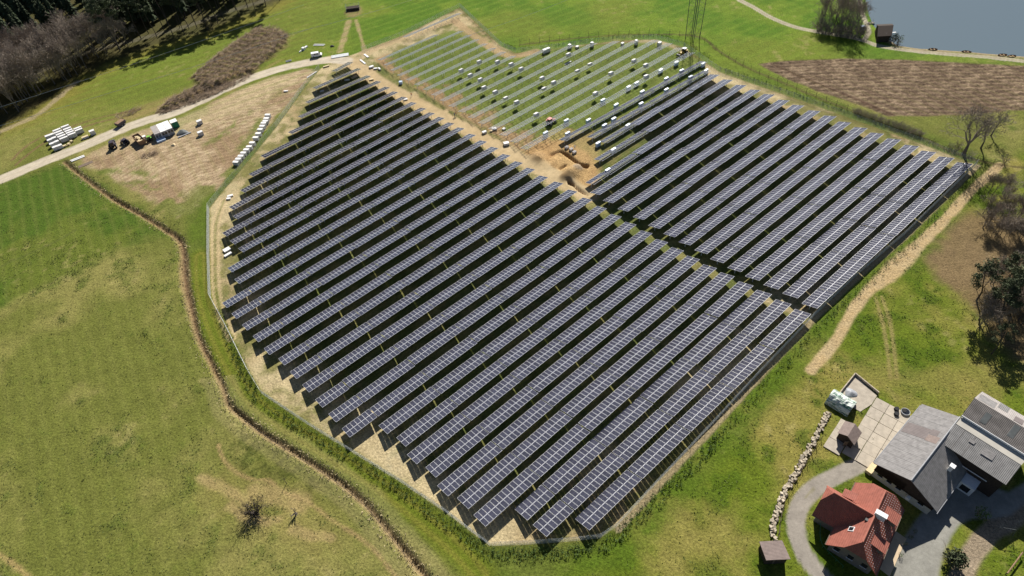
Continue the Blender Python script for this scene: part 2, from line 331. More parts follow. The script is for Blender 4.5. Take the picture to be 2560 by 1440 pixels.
# yellowish rims at the wood's edge and scattered dry / dark tufts
paint((1-sstep(2, 16, d_fo+jit*2))*0.55, col(150, 135, 62))
paint(sstep(0.60, 0.74, n_d*0.55+n_c*0.45)*0.32, col(76, 96, 32))
paint(sstep(0.62, 0.76, fbm(X, Y, 2.3, 3, 101)*0.6+n_b*0.4)*0.45, col(172, 160, 104))
# darker scrub and dry scars on the near slope
SCRUB = W([(545, 1110), (600, 1085), (700, 1120), (800, 1180), (880, 1240), (850, 1260), (760, 1230), (680, 1195), (610, 1190)])
paint((1-sstep(-1.5, 2.5, sdf(SCRUB)+jit))*sstep(0.42, 0.6, n_d)*0.8, col(66, 76, 28))
GOAT = smooth_line(W([(545, 1112), (560, 1150), (592, 1182), (630, 1198), (672, 1201), (705, 1228), (762, 1250), (832, 1302), (882, 1332), (932, 1372), (982, 1432), (1005, 1470)]))
paint((1-sstep(0.15, 0.6, seg_d(GOAT)+(n_d-.5)*.5))*.85, col(172, 148, 102))
paint(1-sstep(0.25, 0.7, seg_d(smooth_line(W([(-30, 1372), (30, 1408), (85, 1455)])))+(n_d-.5)*.5), col(170, 150, 98))
for P_, w_ in (([(500, 1195), (548, 1215), (600, 1243), (618, 1260)], 1.1), ([(575, 1266), (608, 1288), (642, 1300), (695, 1297)], 0.9), ([(735, 1322), (770, 1336), (825, 1342)], 0.9), ([(640, 1225), (700, 1245), (750, 1258)], 2.0)):
    paint((1-sstep(w_*0.4, w_*1.6, seg_d(smooth_line(W(P_)))+jit*0.6))*0.6, col(192, 166, 120))
paint((1-sstep(1, 9, seg_d(W([(560, 1215), (640, 1240), (740, 1280), (800, 1320)]))+jit*3))*0.28, col(165, 146, 90))
# old field boundary, faint tractor line
paint((1-sstep(0.2, 0.8, seg_d(smooth_line(W([(-20, 675), (60, 640), (130, 608), (190, 575)])))))*0.55, col(96, 104, 52))
# --- ploughed field
fur = np.sin((X*math.sin(R(8))+Y*math.cos(R(8)))*2*math.pi/2.3+n_c*5+n_b*8)
pl = mix3(col(112, 93, 75), col(158, 137, 112), sstep(-0.5, 1.0, fur*0.5+(n_d-.5)*2.8+(n_c-.5)*1.0)); pl = mix3(pl, col(104, 86, 69), sstep(.45, .7, n_b)*.6)
mpl = 1-sstep(-0.5, 0.6, d_pl+jit*0.35); C = mix3(C, pl, mpl)
paint((1-sstep(0.25, 0.7, seg_d(W([(1935, 163), (2010, 195), (2120, 240), (2235, 288)]))))*mpl*0.8, col(84, 62, 48))
# --- trodden right-hand soil under the pines, path, ruts
paint((1-sstep(-3, 3, d_sb+jit*2.5))*0.9, mix3(col(150, 124, 96), col(122, 104, 72), n_b))
wrp = 1.15+1.1*np.exp(-((X-G(2250, 660)[0])**2+(Y-G(2250, 660)[1])**2)/110)
for P_ in ([(2188, 742), (2205, 800), (2218, 870), (2226, 945)], [(2204, 742), (2224, 800), (2234, 870), (2242, 945)]):
    paint((1-sstep(0.2, 0.7, seg_d(smooth_line(W(P_)))+(n_d-.5)*.4))*0.65, col(168, 150, 100))
# --- solar field ground inside the fence
ins = 1-sstep(-0.6, 0.2, d_per)
soil = mix3(col(206, 188, 146), col(184, 162, 120), sstep(.35, .65, n_b)); soil = mix3(soil, col(216, 202, 168), sstep(.55, .75, n_c)*.6)
fgrass = mix3(col(92, 108, 48), col(132, 128, 72), sstep(.4, .7, n_c))
gmask = np.maximum(sstep(0.42, 0.60, n_b*0.4+n_c*0.45+n_d*0.15+sstep(2, 12, -d_per)*0.06), sstep(9, 17, -d_per+jit*2)*sstep(3.5, 6, d_lane+jit))
C = mix3(C, mix3(soil, fgrass, gmask*0.9), ins)
# mounting area: grass strips and trampled soil
rk = 1-sstep(-1, 1, d_rk)
lanefar = sstep(5, 20, d_lane+jit*4)
rg = mix3(col(100, 122, 50), col(140, 148, 76), n_c); rs = mix3(col(190, 160, 118), col(168, 140, 104), n_d)
mgr = sstep(0.40, 0.66, n_c*0.45+n_b*0.2+n_d*.1+0.36*lanefar)
C = mix3(C, mix3(rs, rg, mgr), rk)
# green verge just inside/outside the mesh fence (outside the field)
out = sstep(-0.2, 0.4, d_per)*(1-sstep(5, 9, d_per+jit))
NEARF = (Y < 215)*1.0
paint(out*0.75*NEARF*(0.6+0.4*sstep(.4, .6, n_c)), mix3(col(74, 102, 30), col(98, 120, 36), n_c*1.1))
STRIP = smooth_line(W([(500, 640), (505, 730), (540, 840), (590, 940), (640, 1010), (740, 1080), (850, 1150), (960, 1220), (1060, 1300), (1150, 1380), (1200, 1440)]))
paint((1-sstep(1.5, 4.5, seg_d(STRIP)+jit*.6))*0.7, col(112, 122, 36))
paint((1-sstep(0.3, 0.8, np.abs(seg_d(STRIP)-1.2)+(n_d-.5)*.4))*0.4, col(150, 140, 66))
# sandy kerb strip along the right fence
RF = W([(2440, 412), (2350, 500), (2260, 588), (2140, 690), (2030, 795), (1900, 932), (1780, 1062), (1650, 1200), (1540, 1318)])
paint(1-sstep(0.45, 1.0, seg_d(RF+np.array([[0.45, -0.35]]))+(n_d-.5)*.4), mix3(col(206, 188, 150), col(176, 158, 118), n_c))
# wheel ruts inside left fence
LF = smooth_line(W([(560, 500), (540, 560), (538, 640), (540, 720), (552, 780), (580, 845)]))
paint((1-sstep(0.2, 0.6, np.abs(seg_d(LF)-0.9)+(n_d-.5)*.3))*0.7, col(214, 190, 146))
paint((1-sstep(0.25, 0.6, seg_d(LF)+(n_d-.5)*.3))*0.6, col(120, 124, 58))
# --- building site triangle: dry soil with curving wheel tracks
csx, csy = G(640, 640)[:2]
rr = np.hypot(X-csx, Y-csy)
trk = 0.5+0.5*np.sin(rr*2*math.pi/2.1+n_b*24+n_c*5)
st = mix3(col(172, 148, 116), col(204, 182, 148), sstep(.25, .95, trk*0.35+n_d*0.75)); st = mix3(st, col(152, 126, 96), sstep(.50, .68, n_b)*.7)
ms = 1-sstep(-2.0, 1.0, d_si+jit*1.3)
sg = sstep(0.50, 0.62, fbm(X, Y, 9, 3, 131))*sstep(-10, 0, d_si+4)*0.8
C = mix3(C, mix3(st, col(108, 122, 46), sg), ms)
for P_ in ([(520, 360), (580, 320), (620, 280)], [(600, 375), (630, 335), (650, 300)], [(255, 430), (320, 425), (380, 440)], [(300, 470), (340, 455), (390, 470)]):
    paint((1-sstep(0.6, 3.4, seg_d(W(P_))+jit*1.6))*sstep(.36, .6, n_c*.6+n_d*.4)*.85, col(108, 122, 50))
paint((1-sstep(4, 10, seg_d(W([(270, 365), (330, 345), (420, 320), (560, 265), (700, 200)]))+jit))*(d_road > 2)*ms*0.55, col(206, 186, 146))
# soil around the excavation
PIT = W([(1300, 385), (1345, 355), (1400, 345), (1470, 380), (1500, 420), (1500, 455), (1470, 480), (1420, 455), (1360, 425)])
paint(1-sstep(-1.5, 1.0, sdf(PIT)+jit), mix3(col(204, 172, 122), col(178, 142, 96), n_c*1.1))
paint((1-sstep(-1, 2, sdf(W([(1370, 640-640+325), (1480, 330), (1500, 400), (1460, 470), (1400, 440)]))+jit*2))*0.5, col(200, 168, 116))
# brush storage ground, tracks by the pallets
for d_ in (d_b1, d_b2): paint((1-sstep(-1.5, 2.5, d_+jit*1.5))*0.85, mix3(col(128, 104, 78), col(158, 132, 98), n_c))
for P_ in ([(30, 400), (60, 370), (110, 340), (170, 320), (230, 300), (290, 285), (350, 275)], [(40, 412), (75, 382), (120, 352), (180, 328), (240, 308), (300, 295)]):
    paint((1-sstep(0.3, 0.9, seg_d(smooth_line(W(P_)))+(n_d-.5)*.5))*0.8, col(132, 106, 78))
paint((1-sstep(2, 9, seg_d(W([(330, 290), (420, 260), (520, 215), (600, 190)]))+jit*2))*0.55, col(170, 144, 100))
paint((1-sstep(-2, 2, sdf(W([(600, 205), (700, 150), (640, 190), (560, 240)]))+jit))*0.6, col(184, 156, 110))
for P_, w_ in (([(872, 52), (862, 90), (850, 128)], 1.3), ([(890, 50), (900, 85), (912, 125)], 0.7)):
    paint((1-sstep(w_*.6, w_*1.5, seg_d(W(P_))+jit*.5))*0.8, col(186, 164, 122))
paint((1-sstep(2.5, 5.5, np.hypot(X-G(883, 28)[0], (Y-G(883, 28)[1])*0.6)+jit))*0.8, col(160, 136, 100))
paint((1-sstep(0.3, 1.2, seg_d(smooth_line(W([(910, 132), (1000, 98), (1080, 68), (1140, 50)])))-1.5+jit*.5))*0.75, col(200, 176, 136))
paint((1-sstep(0.3, 1.4, seg_d(smooth_line(W([(1140, 55), (1180, 85), (1225, 118), (1280, 140), (1340, 128)])))-1.2+jit*.5))*0.75, col(190, 162, 122))
# mower lines in the far meadow
ml = 0.5+0.5*np.sin((X*math.sin(R(-28))+Y*math.cos(R(-28)))*2*math.pi/5.2+n_a*3)
paint(sstep(.55, .9, ml)*BACK*0.32*(d_fo > 8)*(d_per > 1)*(d_pl > 1), col(124, 148, 52))
DRYP = sdf(W([(1640, 1300), (1700, 1255), (1790, 1240), (1850, 1290), (1880, 1380), (1850, 1460), (1600, 1460), (1600, 1390)])); paint((1-sstep(-5, 3, DRYP+jit*3))*.7*(d_per > 1), mix3(col(168, 152, 92), col(132, 128, 58), n_c))
paint((1-sstep(1, 7, seg_d(W([(2130, 930), (2260, 950), (2400, 960), (2540, 940)]))+jit*3))*.5, col(152, 140, 80))
ml2 = 0.5+0.5*np.sin((X*math.sin(R(61))+Y*math.cos(R(61)))*2*math.pi/3.6+n_a*5+n_b*2); paint(sstep(.6, .95, ml2)*(1-BACK)*0.16*(d_per > 8)*(d_fm > 0), col(150, 150, 82))
# --- roads
rc = mix3(col(206, 192, 166), col(222, 211, 190), n_c); ln = mix3(col(212, 190, 150), col(196, 170, 126), n_b)
paint(1-sstep(0.75, 1.5, d_rp/wrp+jit*0.3), mix3(col(212, 190, 148), col(188, 162, 118), n_d*1.2))
m_road = 1-sstep(2.5, 3.5, d_road+jit*0.5); m_lane = 1-sstep(2.6, 4.2, d_lane+jit*0.7)
C = mix3(C, ln, m_lane); C = mix3(C, rc, m_road)
paint((1-sstep(0.2, 0.6, np.abs(d_road-0.9)+(n_d-.5)*.3))*0.35, col(222, 212, 190)); paint((1-sstep(.1, .5, d_road))*0.25, col(184, 166, 132))
paint(1-sstep(1.7, 2.5, d_ft+jit*0.4), col(212, 204, 186))
m_lt = 1-sstep(0.9, 1.5, d_lt+jit*0.25); paint(m_lt, col(196, 186, 164)); paint((1-sstep(.15, .5, d_lt))*.6, col(140, 138, 88))
shore = (1-sstep(0, 3.6, d_lk+jit*.4))*(Y < G(2240, 105)[1]+4); paint(shore*.9, col(178, 156, 128))
dg = mix3(col(158, 150, 140), col(176, 168, 156), n_c); paint(1-sstep(1.5, 2.0, d_dr+jit*0.2), dg); paint((1-sstep(0.1, 0.45, d_dr+(n_d-.5)*.4))*0.45*(n_b > .45), col(138, 132, 84))
paint((1-sstep(1.4, 2.2, d_f2+jit*0.3))*.9, mix3(col(178, 162, 144), col(160, 140, 118), n_c))
m_yd = 1-sstep(-0.5, 0.3, d_yd+(n_d-.5)*.3); paint(m_yd, mix3(col(158, 156, 148), col(168, 166, 156), n_b))
# --- ditch and forest floor
wd = 0.55+0.5*np.exp(-((Y-G(460, 690)[1])/16)**2)
paint((1-sstep(0.9, 2.0, d_di/wd+jit*0.35)), mix3(col(176, 156, 112), col(150, 128, 92), n_d*1.1))
low = (Y < G(440, 590)[1]+2)
paint((1-sstep(0.2, 0.8, d_di/wd+(n_d-.5)*.5))*0.8, col(104, 80, 62))
paint(low*(1-sstep(1.6, 2.8, np.abs(d_di-1.7)+jit*.6))*(Y < 100)*0.2, col(190, 172, 130))
paint((1-sstep(-3, 5, d_fo+jit*2))*0.9, mix3(col(82, 70, 50), col(74, 80, 42), n_b))
paint((1-sstep(0.7, 2.0, seg_d(smooth_line(W([(-30, 345), (40, 312), (95, 285), (150, 240), (190, 205)])))+jit*.8))*.8, col(176, 160, 124))
# dark fence lines around the ploughed field
WF = smooth_line(W([(1300, 112), (1380, 102), (1450, 95), (1540, 88), (1640, 86), (1748, 92), (1800, 130), (1870, 170), (1960, 208), (2060, 250), (2200, 305), (2300, 340), (2380, 380), (2440, 400), (2500, 412), (2560, 420)]))
d_wf = seg_d(WF); paint((1-sstep(0.25, 0.9, d_wf+(n_d-.5)*.6))*0.75, col(92, 80, 54))
n_f = fbm(X, Y, 0.9, 2, 151); C = C*(0.72+0.34*n_d[:, None]+0.22*n_f[:, None])
C = np.clip(C, 0.004, 0.9)

# --- relief
Z = (n_c-0.5)*0.22+(n_d-0.5)*0.12
flat = np.clip(np.maximum.reduce([m_road, m_lane, m_yd, 1-sstep(1.5, 2.2, d_dr), 1-sstep(-1, .5, d_per), 1-sstep(.9, 1.6, d_lt)]), 0, 1)
Z = Z*(1-0.8*flat)
Z -= (1.05*np.exp(-(d_di/(0.95*wd+0.15))**2))*(0.6+0.8*n_b)
Z += mpl*(fur*0.10+(n_d-.5)*0.35)
Z += ms*(trk-0.5)*0.14
Z -= sstep(0.8, -3.0, d_lk)*1.6
for d_ in (d_b1, d_b2): Z += (1-sstep(-2, 1, d_))*sstep(3.2, 5.5, d_road)*(np.abs(np.sin((X*0.5+Y*0.87)*0.9+n_b*7))*1.1+n_c*0.7)
TRENCH = [(W([(1404, 376), (1420, 384), (1450, 408), (1474, 412), (1470, 420), (1456, 421), (1430, 400), (1402, 380)]), 2.6), (W([(1374, 386), (1385, 380), (1402, 374), (1408, 378), (1390, 384), (1378, 392)]), 0.8),
          (W([(1416, 452), (1424, 450), (1440, 462), (1436, 466), (1420, 460)]), 1.4), (W([(1434, 466), (1440, 464), (1472, 488), (1470, 490), (1446, 478)]), 1.1), (W([(1396, 422), (1412, 411), (1420, 413), (1402, 425)]), 1.0)]
for P_, dep in TRENCH:
    dt = sdf(P_); mt = 1-sstep(-0.5, 0.2, dt); Z -= mt*dep; paint(mt*0.85, col(122, 88, 58))
for (mx, my, rx, hh, cc) in ((1345, 394, 3.0, 1.5, (150, 122, 88)), (1352, 402, 2.0, .8, (176, 146, 102)), (1420, 438, 2.6, 1.5, (150, 124, 86)), (1432, 432, 2.6, 1.6, (158, 132, 94)), (1446, 421, 2.0, 1.5, (150, 140, 128)), (1412, 446, 1.8, .9, (140, 112, 78)), (1388, 402, 2.5, .5, (190, 156, 108)), (1362, 412, 2.0, .35, (206, 180, 136))):
    q_ = G(mx, my)[:2]; e_ = np.exp(-((X-q_[0])**2+(Y-q_[1])**2)/(rx*rx)*(0.7+0.9*n_c)); Z += hh*.8*e_*(0.8+0.35*n_d); paint(sstep(.15, .6, e_)*.6, col(cc[0]+22, cc[1]+20, cc[2]+16))
def gz(x, y):
    i = int(np.searchsorted(XS, x)); j = int(np.searchsorted(YS, y)); i = min(max(i, 1), NX-1); j = min(max(j, 1), NY-1)
    fx = (x-XS[i-1])/(XS[i]-XS[i-1]); fy = (y-YS[j-1])/(YS[j]-YS[j-1]); z = lambda a, b: Z[b*NX+a]
    return float((z(i-1, j-1)*(1-fx)+z(i, j-1)*fx)*(1-fy)+(z(i-1, j)*(1-fx)+z(i, j)*fx)*fy)
def GP(px, py, dz=0.0):
    p = G(px, py); return np.array([p[0], p[1], gz(p[0], p[1])+dz])

# --- split the one sheet into the named pieces of the setting
reg = np.zeros(X.size, int)
names = ['ground', 'solar_field_ground', 'dirt_yard', 'ploughed_field', 'gravel_road', 'site_lane', 'forest_track', 'lakeside_track', 'field_path', 'farm_driveway', 'farm_track', 'farm_yard', 'lake_bed']
for k, msk in ((1, d_per < 0), (2, d_si+jit*.6 < -0.5), (3, d_pl < 0), (8, d_rp < 1.1), (5, d_lane < 2.9), (4, d_road < 2.9), (6, d_ft < 2.0), (7, d_lt < 1.2), (9, d_dr < 1.7), (10, d_f2 < 1.7), (11, d_yd < 0), (12, d_lk < -3)): reg[msk] = k
idx = np.arange(NX*NY).reshape(NY, NX)
quads = np.stack([idx[:-1, :-1].ravel(), idx[:-1, 1:].ravel(), idx[1:, 1:].ravel(), idx[1:, :-1].ravel()], 1)
qreg = reg[quads[:, 0]]
for k, nm in enumerate(names):
    q = quads[qreg == k]
    if len(q) == 0: continue
    u, inv = np.unique(q, return_inverse=True); inv = inv.reshape(-1)
    me = bpy.data.meshes.new(nm); me.vertices.add(len(u)); co = np.stack([X[u], Y[u], Z[u]], 1).astype(np.float32)
    me.vertices.foreach_set('co', co.ravel()); me.loops.add(len(inv)); me.loops.foreach_set('vertex_index', inv.astype(np.int32))
    me.polygons.add(len(q)); me.polygons.foreach_set('loop_start', np.arange(0, len(inv), 4, dtype=np.int32)); me.polygons.foreach_set('use_smooth', np.ones(len(q), bool))
    me.update(calc_edges=True)
    ca = me.color_attributes.new('Col', 'FLOAT_COLOR', 'POINT'); ca.data.foreach_set('color', np.concatenate([C[u], np.ones((len(u), 1))], 1).astype(np.float32).ravel())
    me.materials.append(M['plough'] if k == 3 else M['track'] if k in (4, 5, 7, 9, 11) else M['ground'])
    tag(put(nm, me), kind='structure')
# lake surface
m, nt, b = new_mat('lake_water'); b.inputs['Base Color'].default_value = (0.115, 0.155, 0.18, 1); b.inputs['Roughness'].default_value = 0.12; b.inputs['IOR'].default_value = 1.33
n = nt.nodes.new('ShaderNodeTexNoise'); n.inputs['Scale'].default_value = 1.2; n.inputs['Detail'].default_value = 4; g = nt.nodes.new('ShaderNodeNewGeometry'); nt.links.new(g.outputs['Position'], n.inputs['Vector'])
bp = nt.nodes.new('ShaderNodeBump'); bp.inputs['Strength'].default_value = 0.06; bp.inputs['Distance'].default_value = 0.2; nt.links.new(n.outputs['Fac'], bp.inputs['Height']); nt.links.new(bp.outputs[0], b.inputs['Normal'])
LC = LAKE.mean(0); lk = MB(); big = [(LC[0]+(p[0]-LC[0])*1.04, LC[1]+(p[1]-LC[1])*1.04, -0.38) for p in LAKE]
lk.add(big, [tuple(range(len(big)))]); tag(lk.build('lake', m), kind='structure')

# ================================================================== SOLAR FIELD
TILT = R(18.2); H_LOW = 1.05; MOD_W, MOD_L = 1.05, 2.11
def module_mesh():
    b = MB(); fx, fy, t = 0.026, 0.05, 0.04; w, l = MOD_W/2-0.012, MOD_L/2-0.006; g = 0.012
    o = [(-w, -l), (w, -l), (w, l), (-w, l)]; i = [(-w+fx, -l+fy), (w-fx, -l+fy), (w-fx, l-fy), (-w+fx, l-fy)]
    v = [(x, y, t) for x, y in o]+[(x, y, t) for x, y in i]+[(x, y, 0) for x, y in o]
    b.add(v, [(0, 1, 5, 4), (1, 2, 6, 5), (2, 3, 7, 6), (3, 0, 4, 7)], 0); b.m = [1]*4
    b.add(v, [(8, 9, 1, 0), (9, 10, 2, 1), (10, 11, 3, 2), (11, 8, 0, 3)], 1); b.add(v, [(11, 10, 9, 8)], 2)
    x0, x1, y0, y1 = -w+fx, w-fx, -l+fy, l-fy; z = t-0.003
    b.add([(x0, y0, z), (x1, y0, z), (x1, -g, z), (x0, -g, z), (x0, g, z), (x1, g, z), (x1, y1, z), (x0, y1, z)], [(0, 1, 2, 3), (4, 5, 6, 7)], 0)
    b.add([(x0, -g, z), (x1, -g, z), (x1, g, z), (x0, g, z)], [(0, 1, 2, 3)], 3)
    return b.mesh('module', [M['cells'], M['alu'], M['back'], M['cellgap']])
MODULE = module_mesh()
CT, ST = math.cos(TILT), math.sin(TILT)
PC, PZ = 2*1.06*CT, H_LOW+2*1.06*ST         # table centre line: offset from the low edge, height
_post = MB().box((0, 0, PZ/2-0.35), (0.10, 0.14, PZ+0.3)).mesh('post', M['steel'])
def rafter_mesh():
    b = MB(); a = (0, -1.9*CT, PZ-0.16-1.9*ST); c = (0, 1.9*CT, PZ-0.16+1.9*ST); b.tube(a, c, 0.075, n=4); b.tube((0, 0, PZ*0.45), (0, 1.2*CT, PZ-0.2+1.2*ST), 0.035, n=4); return b.mesh('rafter', M['steel'])
_rafter = rafter_mesh()
PURLIN = {}
def purlin_mesh(L):
    L = round(L, 1)
    if L not in PURLIN: PURLIN[L] = MB().box((0, 0, 0), (L, 0.12, 0.12)).mesh('purlin', M['steel'])
    return PURLIN[L]
FRAMES = {}
def frame_mesh(n):
    if n not in FRAMES:
        b = MB(); L = n*MOD_W
        for s in (-1.6, -0.55, 0.55, 1.6): b.add(*_boxrot(L, s))
        for k in range(max(2, n//4+1)):
            x = -L/2+0.6+k*(L-1.2)/max(1, n//4); b.tube((x, -1.9*CT, PZ-0.16-1.9*ST), (x, 1.9*CT, PZ-0.16+1.9*ST), 0.045, n=4)
        FRAMES[n] = b.mesh('mounting_frame', M['steel'])
    return FRAMES[n]
def _boxrot(L, s):
    t = MB().box((0, 0, 0), (L, 0.07, 0.09)); vs = [(x, s*CT+y*CT-z*ST, PZ-0.06+s*ST+y*ST+z*CT) for x, y, z in t.v]; return vs, t.f, 0
def solar_table(cx, cy, az, n, label, cat_group, pitch, rows=(0, 1), z0=0.0, name='solar_table'):
    th = math.atan2(-math.cos(az), -math.sin(az))
    T = thing(name, label, 'solar panels', (cx, cy, z0), th, cat_group); T.rotation_euler.x = -R(2.8)*min(1, max(0, (15-cx)/70))+random.gauss(0, R(.35)); T.rotation_euler.y = random.gauss(0, R(.22))
    for r in rows:
        s = (-1 if r == 0 else 1)*1.06
        for k in range(n):
            put('module', MODULE, T, ((k-(n-1)/2)*pitch, s*CT, PZ+s*ST), (TILT, 0, 0))
    f = put('mounting_frame', frame_mesh(n), T)
    f.scale = (pitch/MOD_W, 1, 1)
    for k in range(max(2, n//4+1)): put('post', _post, T, (-n*pitch/2+0.6*pitch+k*(n*pitch-1.2*pitch)/max(1, n//4), 0, 0))
    return T
LEFT_L = [(828.8, 178.8), (781, 220), (763, 256), (744.4, 291.5), (720, 331), (652, 390.6), (622, 435.5), (600.6, 476), (572.5, 518), (583, 541), (555.6, 583), (575, 603), (595.6, 622), (568.8, 671), (586, 698.8),
          (555.6, 758), (578.8, 784.4), (605, 812.5), (631.9, 841), (659.4, 872), (695.6, 897.5), (725, 930), (755.6, 963), (787.5, 998.8), (820.6, 1035), (854.4, 1071.9), (946.9, 1065.6), (990.6, 1094.4), (1017.5, 1137.5), (1063.4, 1168.8), (1092.5, 1215), (1142.5, 1246), (1183.8, 1288), (1286, 1272.7), (1332.3, 1313.3), (1437, 1297.8)]
LEFT_R = [(870, 156), (892.5, 171), (916, 188.8), (941, 203), (962.5, 217), (982, 228.8), (1004, 242.5), (1028, 256), (1051, 268.8), (1072.5, 281), (1096, 293), (1120, 306), (1145, 319), (1173, 335), (1200, 350.6),
          (1228, 367), (1257, 385.3), (1287.7, 403), (1317.5, 419.4), (1348.8, 438.8), (1386, 453.8), (1421, 473.8), (1457, 493.8), (1492.5, 515), (1528, 535), (1564, 555), (1603, 576.7), (1641.5, 597.5), (1679, 618), (1718, 640), (1759, 660.6), (1802.2, 681.8), (1847.8, 704), (1893, 724.6), (1940, 748), (1988.5, 772.7)]
RIGHT_L = [(1498, 355), (1485, 399), (1464, 458), (1475, 481.6), (1507.5, 501.5), (1544, 522.5), (1582, 542.5), (1620.3, 564), (1658, 585), (1695.6, 604), (1735.6, 626), (1776, 647.5), (1819, 669.5), (1863, 691), (1909, 712), (1956.5, 733), (2003.9, 758.9)]
RIGHT_R = [(1775.6, 186), (1808, 199), (1841, 212), (1876, 224), (1910.6, 235.6), (1946, 248.8), (1982, 262), (2022, 276), (2061.6, 289), (2097.8, 303.4), (2137, 317.5), (2176.6, 331.6), (2218.8, 346.6), (2261.9, 361.6), (2304, 376.6), (2348, 391.6), (2393, 404.7)]
def split_row(a, b, half_first):
    """cut a surveyed row (low edge a->b) into tables of 14 or 7 module columns"""
    d = (b-a)[:2]; L = float(np.hypot(*d)); u = d/L; az = math.atan2(u[0], u[1])
    nh = max(1, round(L/7.55)); units = ([1] if nh % 2 else [])+[2]*(nh//2)
    if not half_first: units = units[::-1]
    gap = 0.22; pitch = (L-gap*(len(units)-1))/sum(7*q for q in units); s = 0.0; out = []
    for q in units: out.append((s+7*q*pitch/2, 7*q)); s += 7*q*pitch+gap
    return u, az, pitch, out
def build_row(a, b, fieldname, rowtxt, rows=(0, 1), full_from=None):
    u, az, pitch, tabs = split_row(a, b, True); nrm = np.array([u[1], -u[0]]); nt_ = len(tabs)
    for i, (s, n) in enumerate(tabs):
        c = a[:2]+u*s+nrm*(PC+random.gauss(0, 0.035)); z = gz(*c)*0.3+random.gauss(0, 0.055)
        rr = rows
        if full_from is not None: rr = (0, 1) if s > full_from else (0,)
        k = nt_-i
        if fieldname == 'west': pos = 'nearest the lane' if k == 1 else ordinal(k)+' from the lane'
        else: pos = 'nearest the lane' if i == 0 else ordinal(i+1)+' from the lane'
        extra = 'half filled ' if rr == (0,) else ''
        solar_table(c[0], c[1], az, n, f'{extra}solar table {pos}, {rowtxt}', f'solar tables of the {"larger field left" if fieldname == "west" else "field right"} of the lane', pitch, rr, z)
NL = len(LEFT_L)
for i, (a, b) in enumerate(zip(LEFT_L, LEFT_R)):
    build_row(G(*a, H_LOW), G(*b, H_LOW), 'west', f'{ordinal(NL-i)} row from the near corner, left field')
NR = len(RIGHT_L)
for i, (a, b) in enumerate(zip(RIGHT_L, RIGHT_R)):
    full = {0: 20.0, 1: 22.0, 2: 15.5}.get(i)
    build_row(G(*a, H_LOW), G(*b, H_LOW), 'east', f'{ordinal(NR-i)} row from the near fence, right field', full_from=full)
# rows still being fitted and bare racks: parallel to the right field, further off
AZ_R = R(53.3); UR = np.array([math.sin(AZ_R), math.cos(AZ_R)]); NRM = np.array([math.cos(AZ_R), -math.sin(AZ_R)])
p0 = G(1775.6, 186, H_LOW)[:2]; off0 = float(NRM@p0); pitch_r = 5.72
def rack_table(cx, cy, az, L, label, group):
    th = math.atan2(-math.cos(az), -math.sin(az)); T = thing('mounting_rack', label, 'racking', (cx, cy, gz(cx, cy)*0.3), th, group)
    n = max(2, round(L/2.1)+1)
    for k in range(n):
        x = -L/2+0.3+k*(L-0.6)/(n-1); put('post', _post, T, (x, 0, 0)) if k % 2 == 0 else None; put('rafter', _rafter, T, (x, 0, 0))
    for s in (-1.7, -0.6, 0.6, 1.7): put('purlin', purlin_mesh(L), T, (0, s*CT, PZ-0.06+s*ST), (TILT, 0, 0))
    return T
P4 = (G(1467, 343, H_LOW), G(1757, 177, H_LOW)); P5 = (G(1397, 350, H_LOW), G(1750, 153, H_LOW))
build_row(P4[0], P4[1], 'east', 'eighteenth row from the near fence, right field', rows=(0,))
build_row(P5[0], P5[1], 'east', 'nineteenth row from the near fence, right field', rows=(0,))
def clip_line(off):
    """span of a rack row inside the surveyed mounting area"""
    base = NRM*off; n = len(RACKS); ts = []
    for i in range(n):
        a = RACKS[i]; b = RACKS[(i+1) % n]; da = NRM@a-off; db = NRM@b-off
        if (da > 0) != (db > 0): q = a+(b-a)*(da/(da-db)); ts.append(float(UR@q))
    return sorted(ts)
nrow = 0
for k in range(3, 24):
    off = off0-k*pitch_r; ts = clip_line(off)
    if len(ts) < 2: continue
    t0, t1 = ts[0], ts[-1]
    if t1-t0 < 6: continue
    nrow += 1; nt_ = max(1, round((t1-t0)/15.2)); L = (t1-t0)/nt_
    for j in range(nt_):
        c = NRM*(off+PC)+UR*(t0+L*(j+0.5))
        rack_table(c[0], c[1], AZ_R, L-0.3, f'bare steel rack, {ordinal(j+1)} from the lane, {ordinal(nrow)} empty row beyond the panels', 'bare mounting racks waiting for panels')
pa, pb = G(1012, 102), G(1150, 42); L = float(np.hypot(*(pb-pa)[:2])); u_ = (pb-pa)[:2]/L
for j in range(3):
    c = pa[:2]+u_*(L*(j+.5)/3); rack_table(c[0], c[1], math.atan2(u_[0], u_[1]), L/3-.3, f'bare steel rack on the lone top row, {ordinal(j+1)} from its low end', 'bare mounting racks waiting for panels')

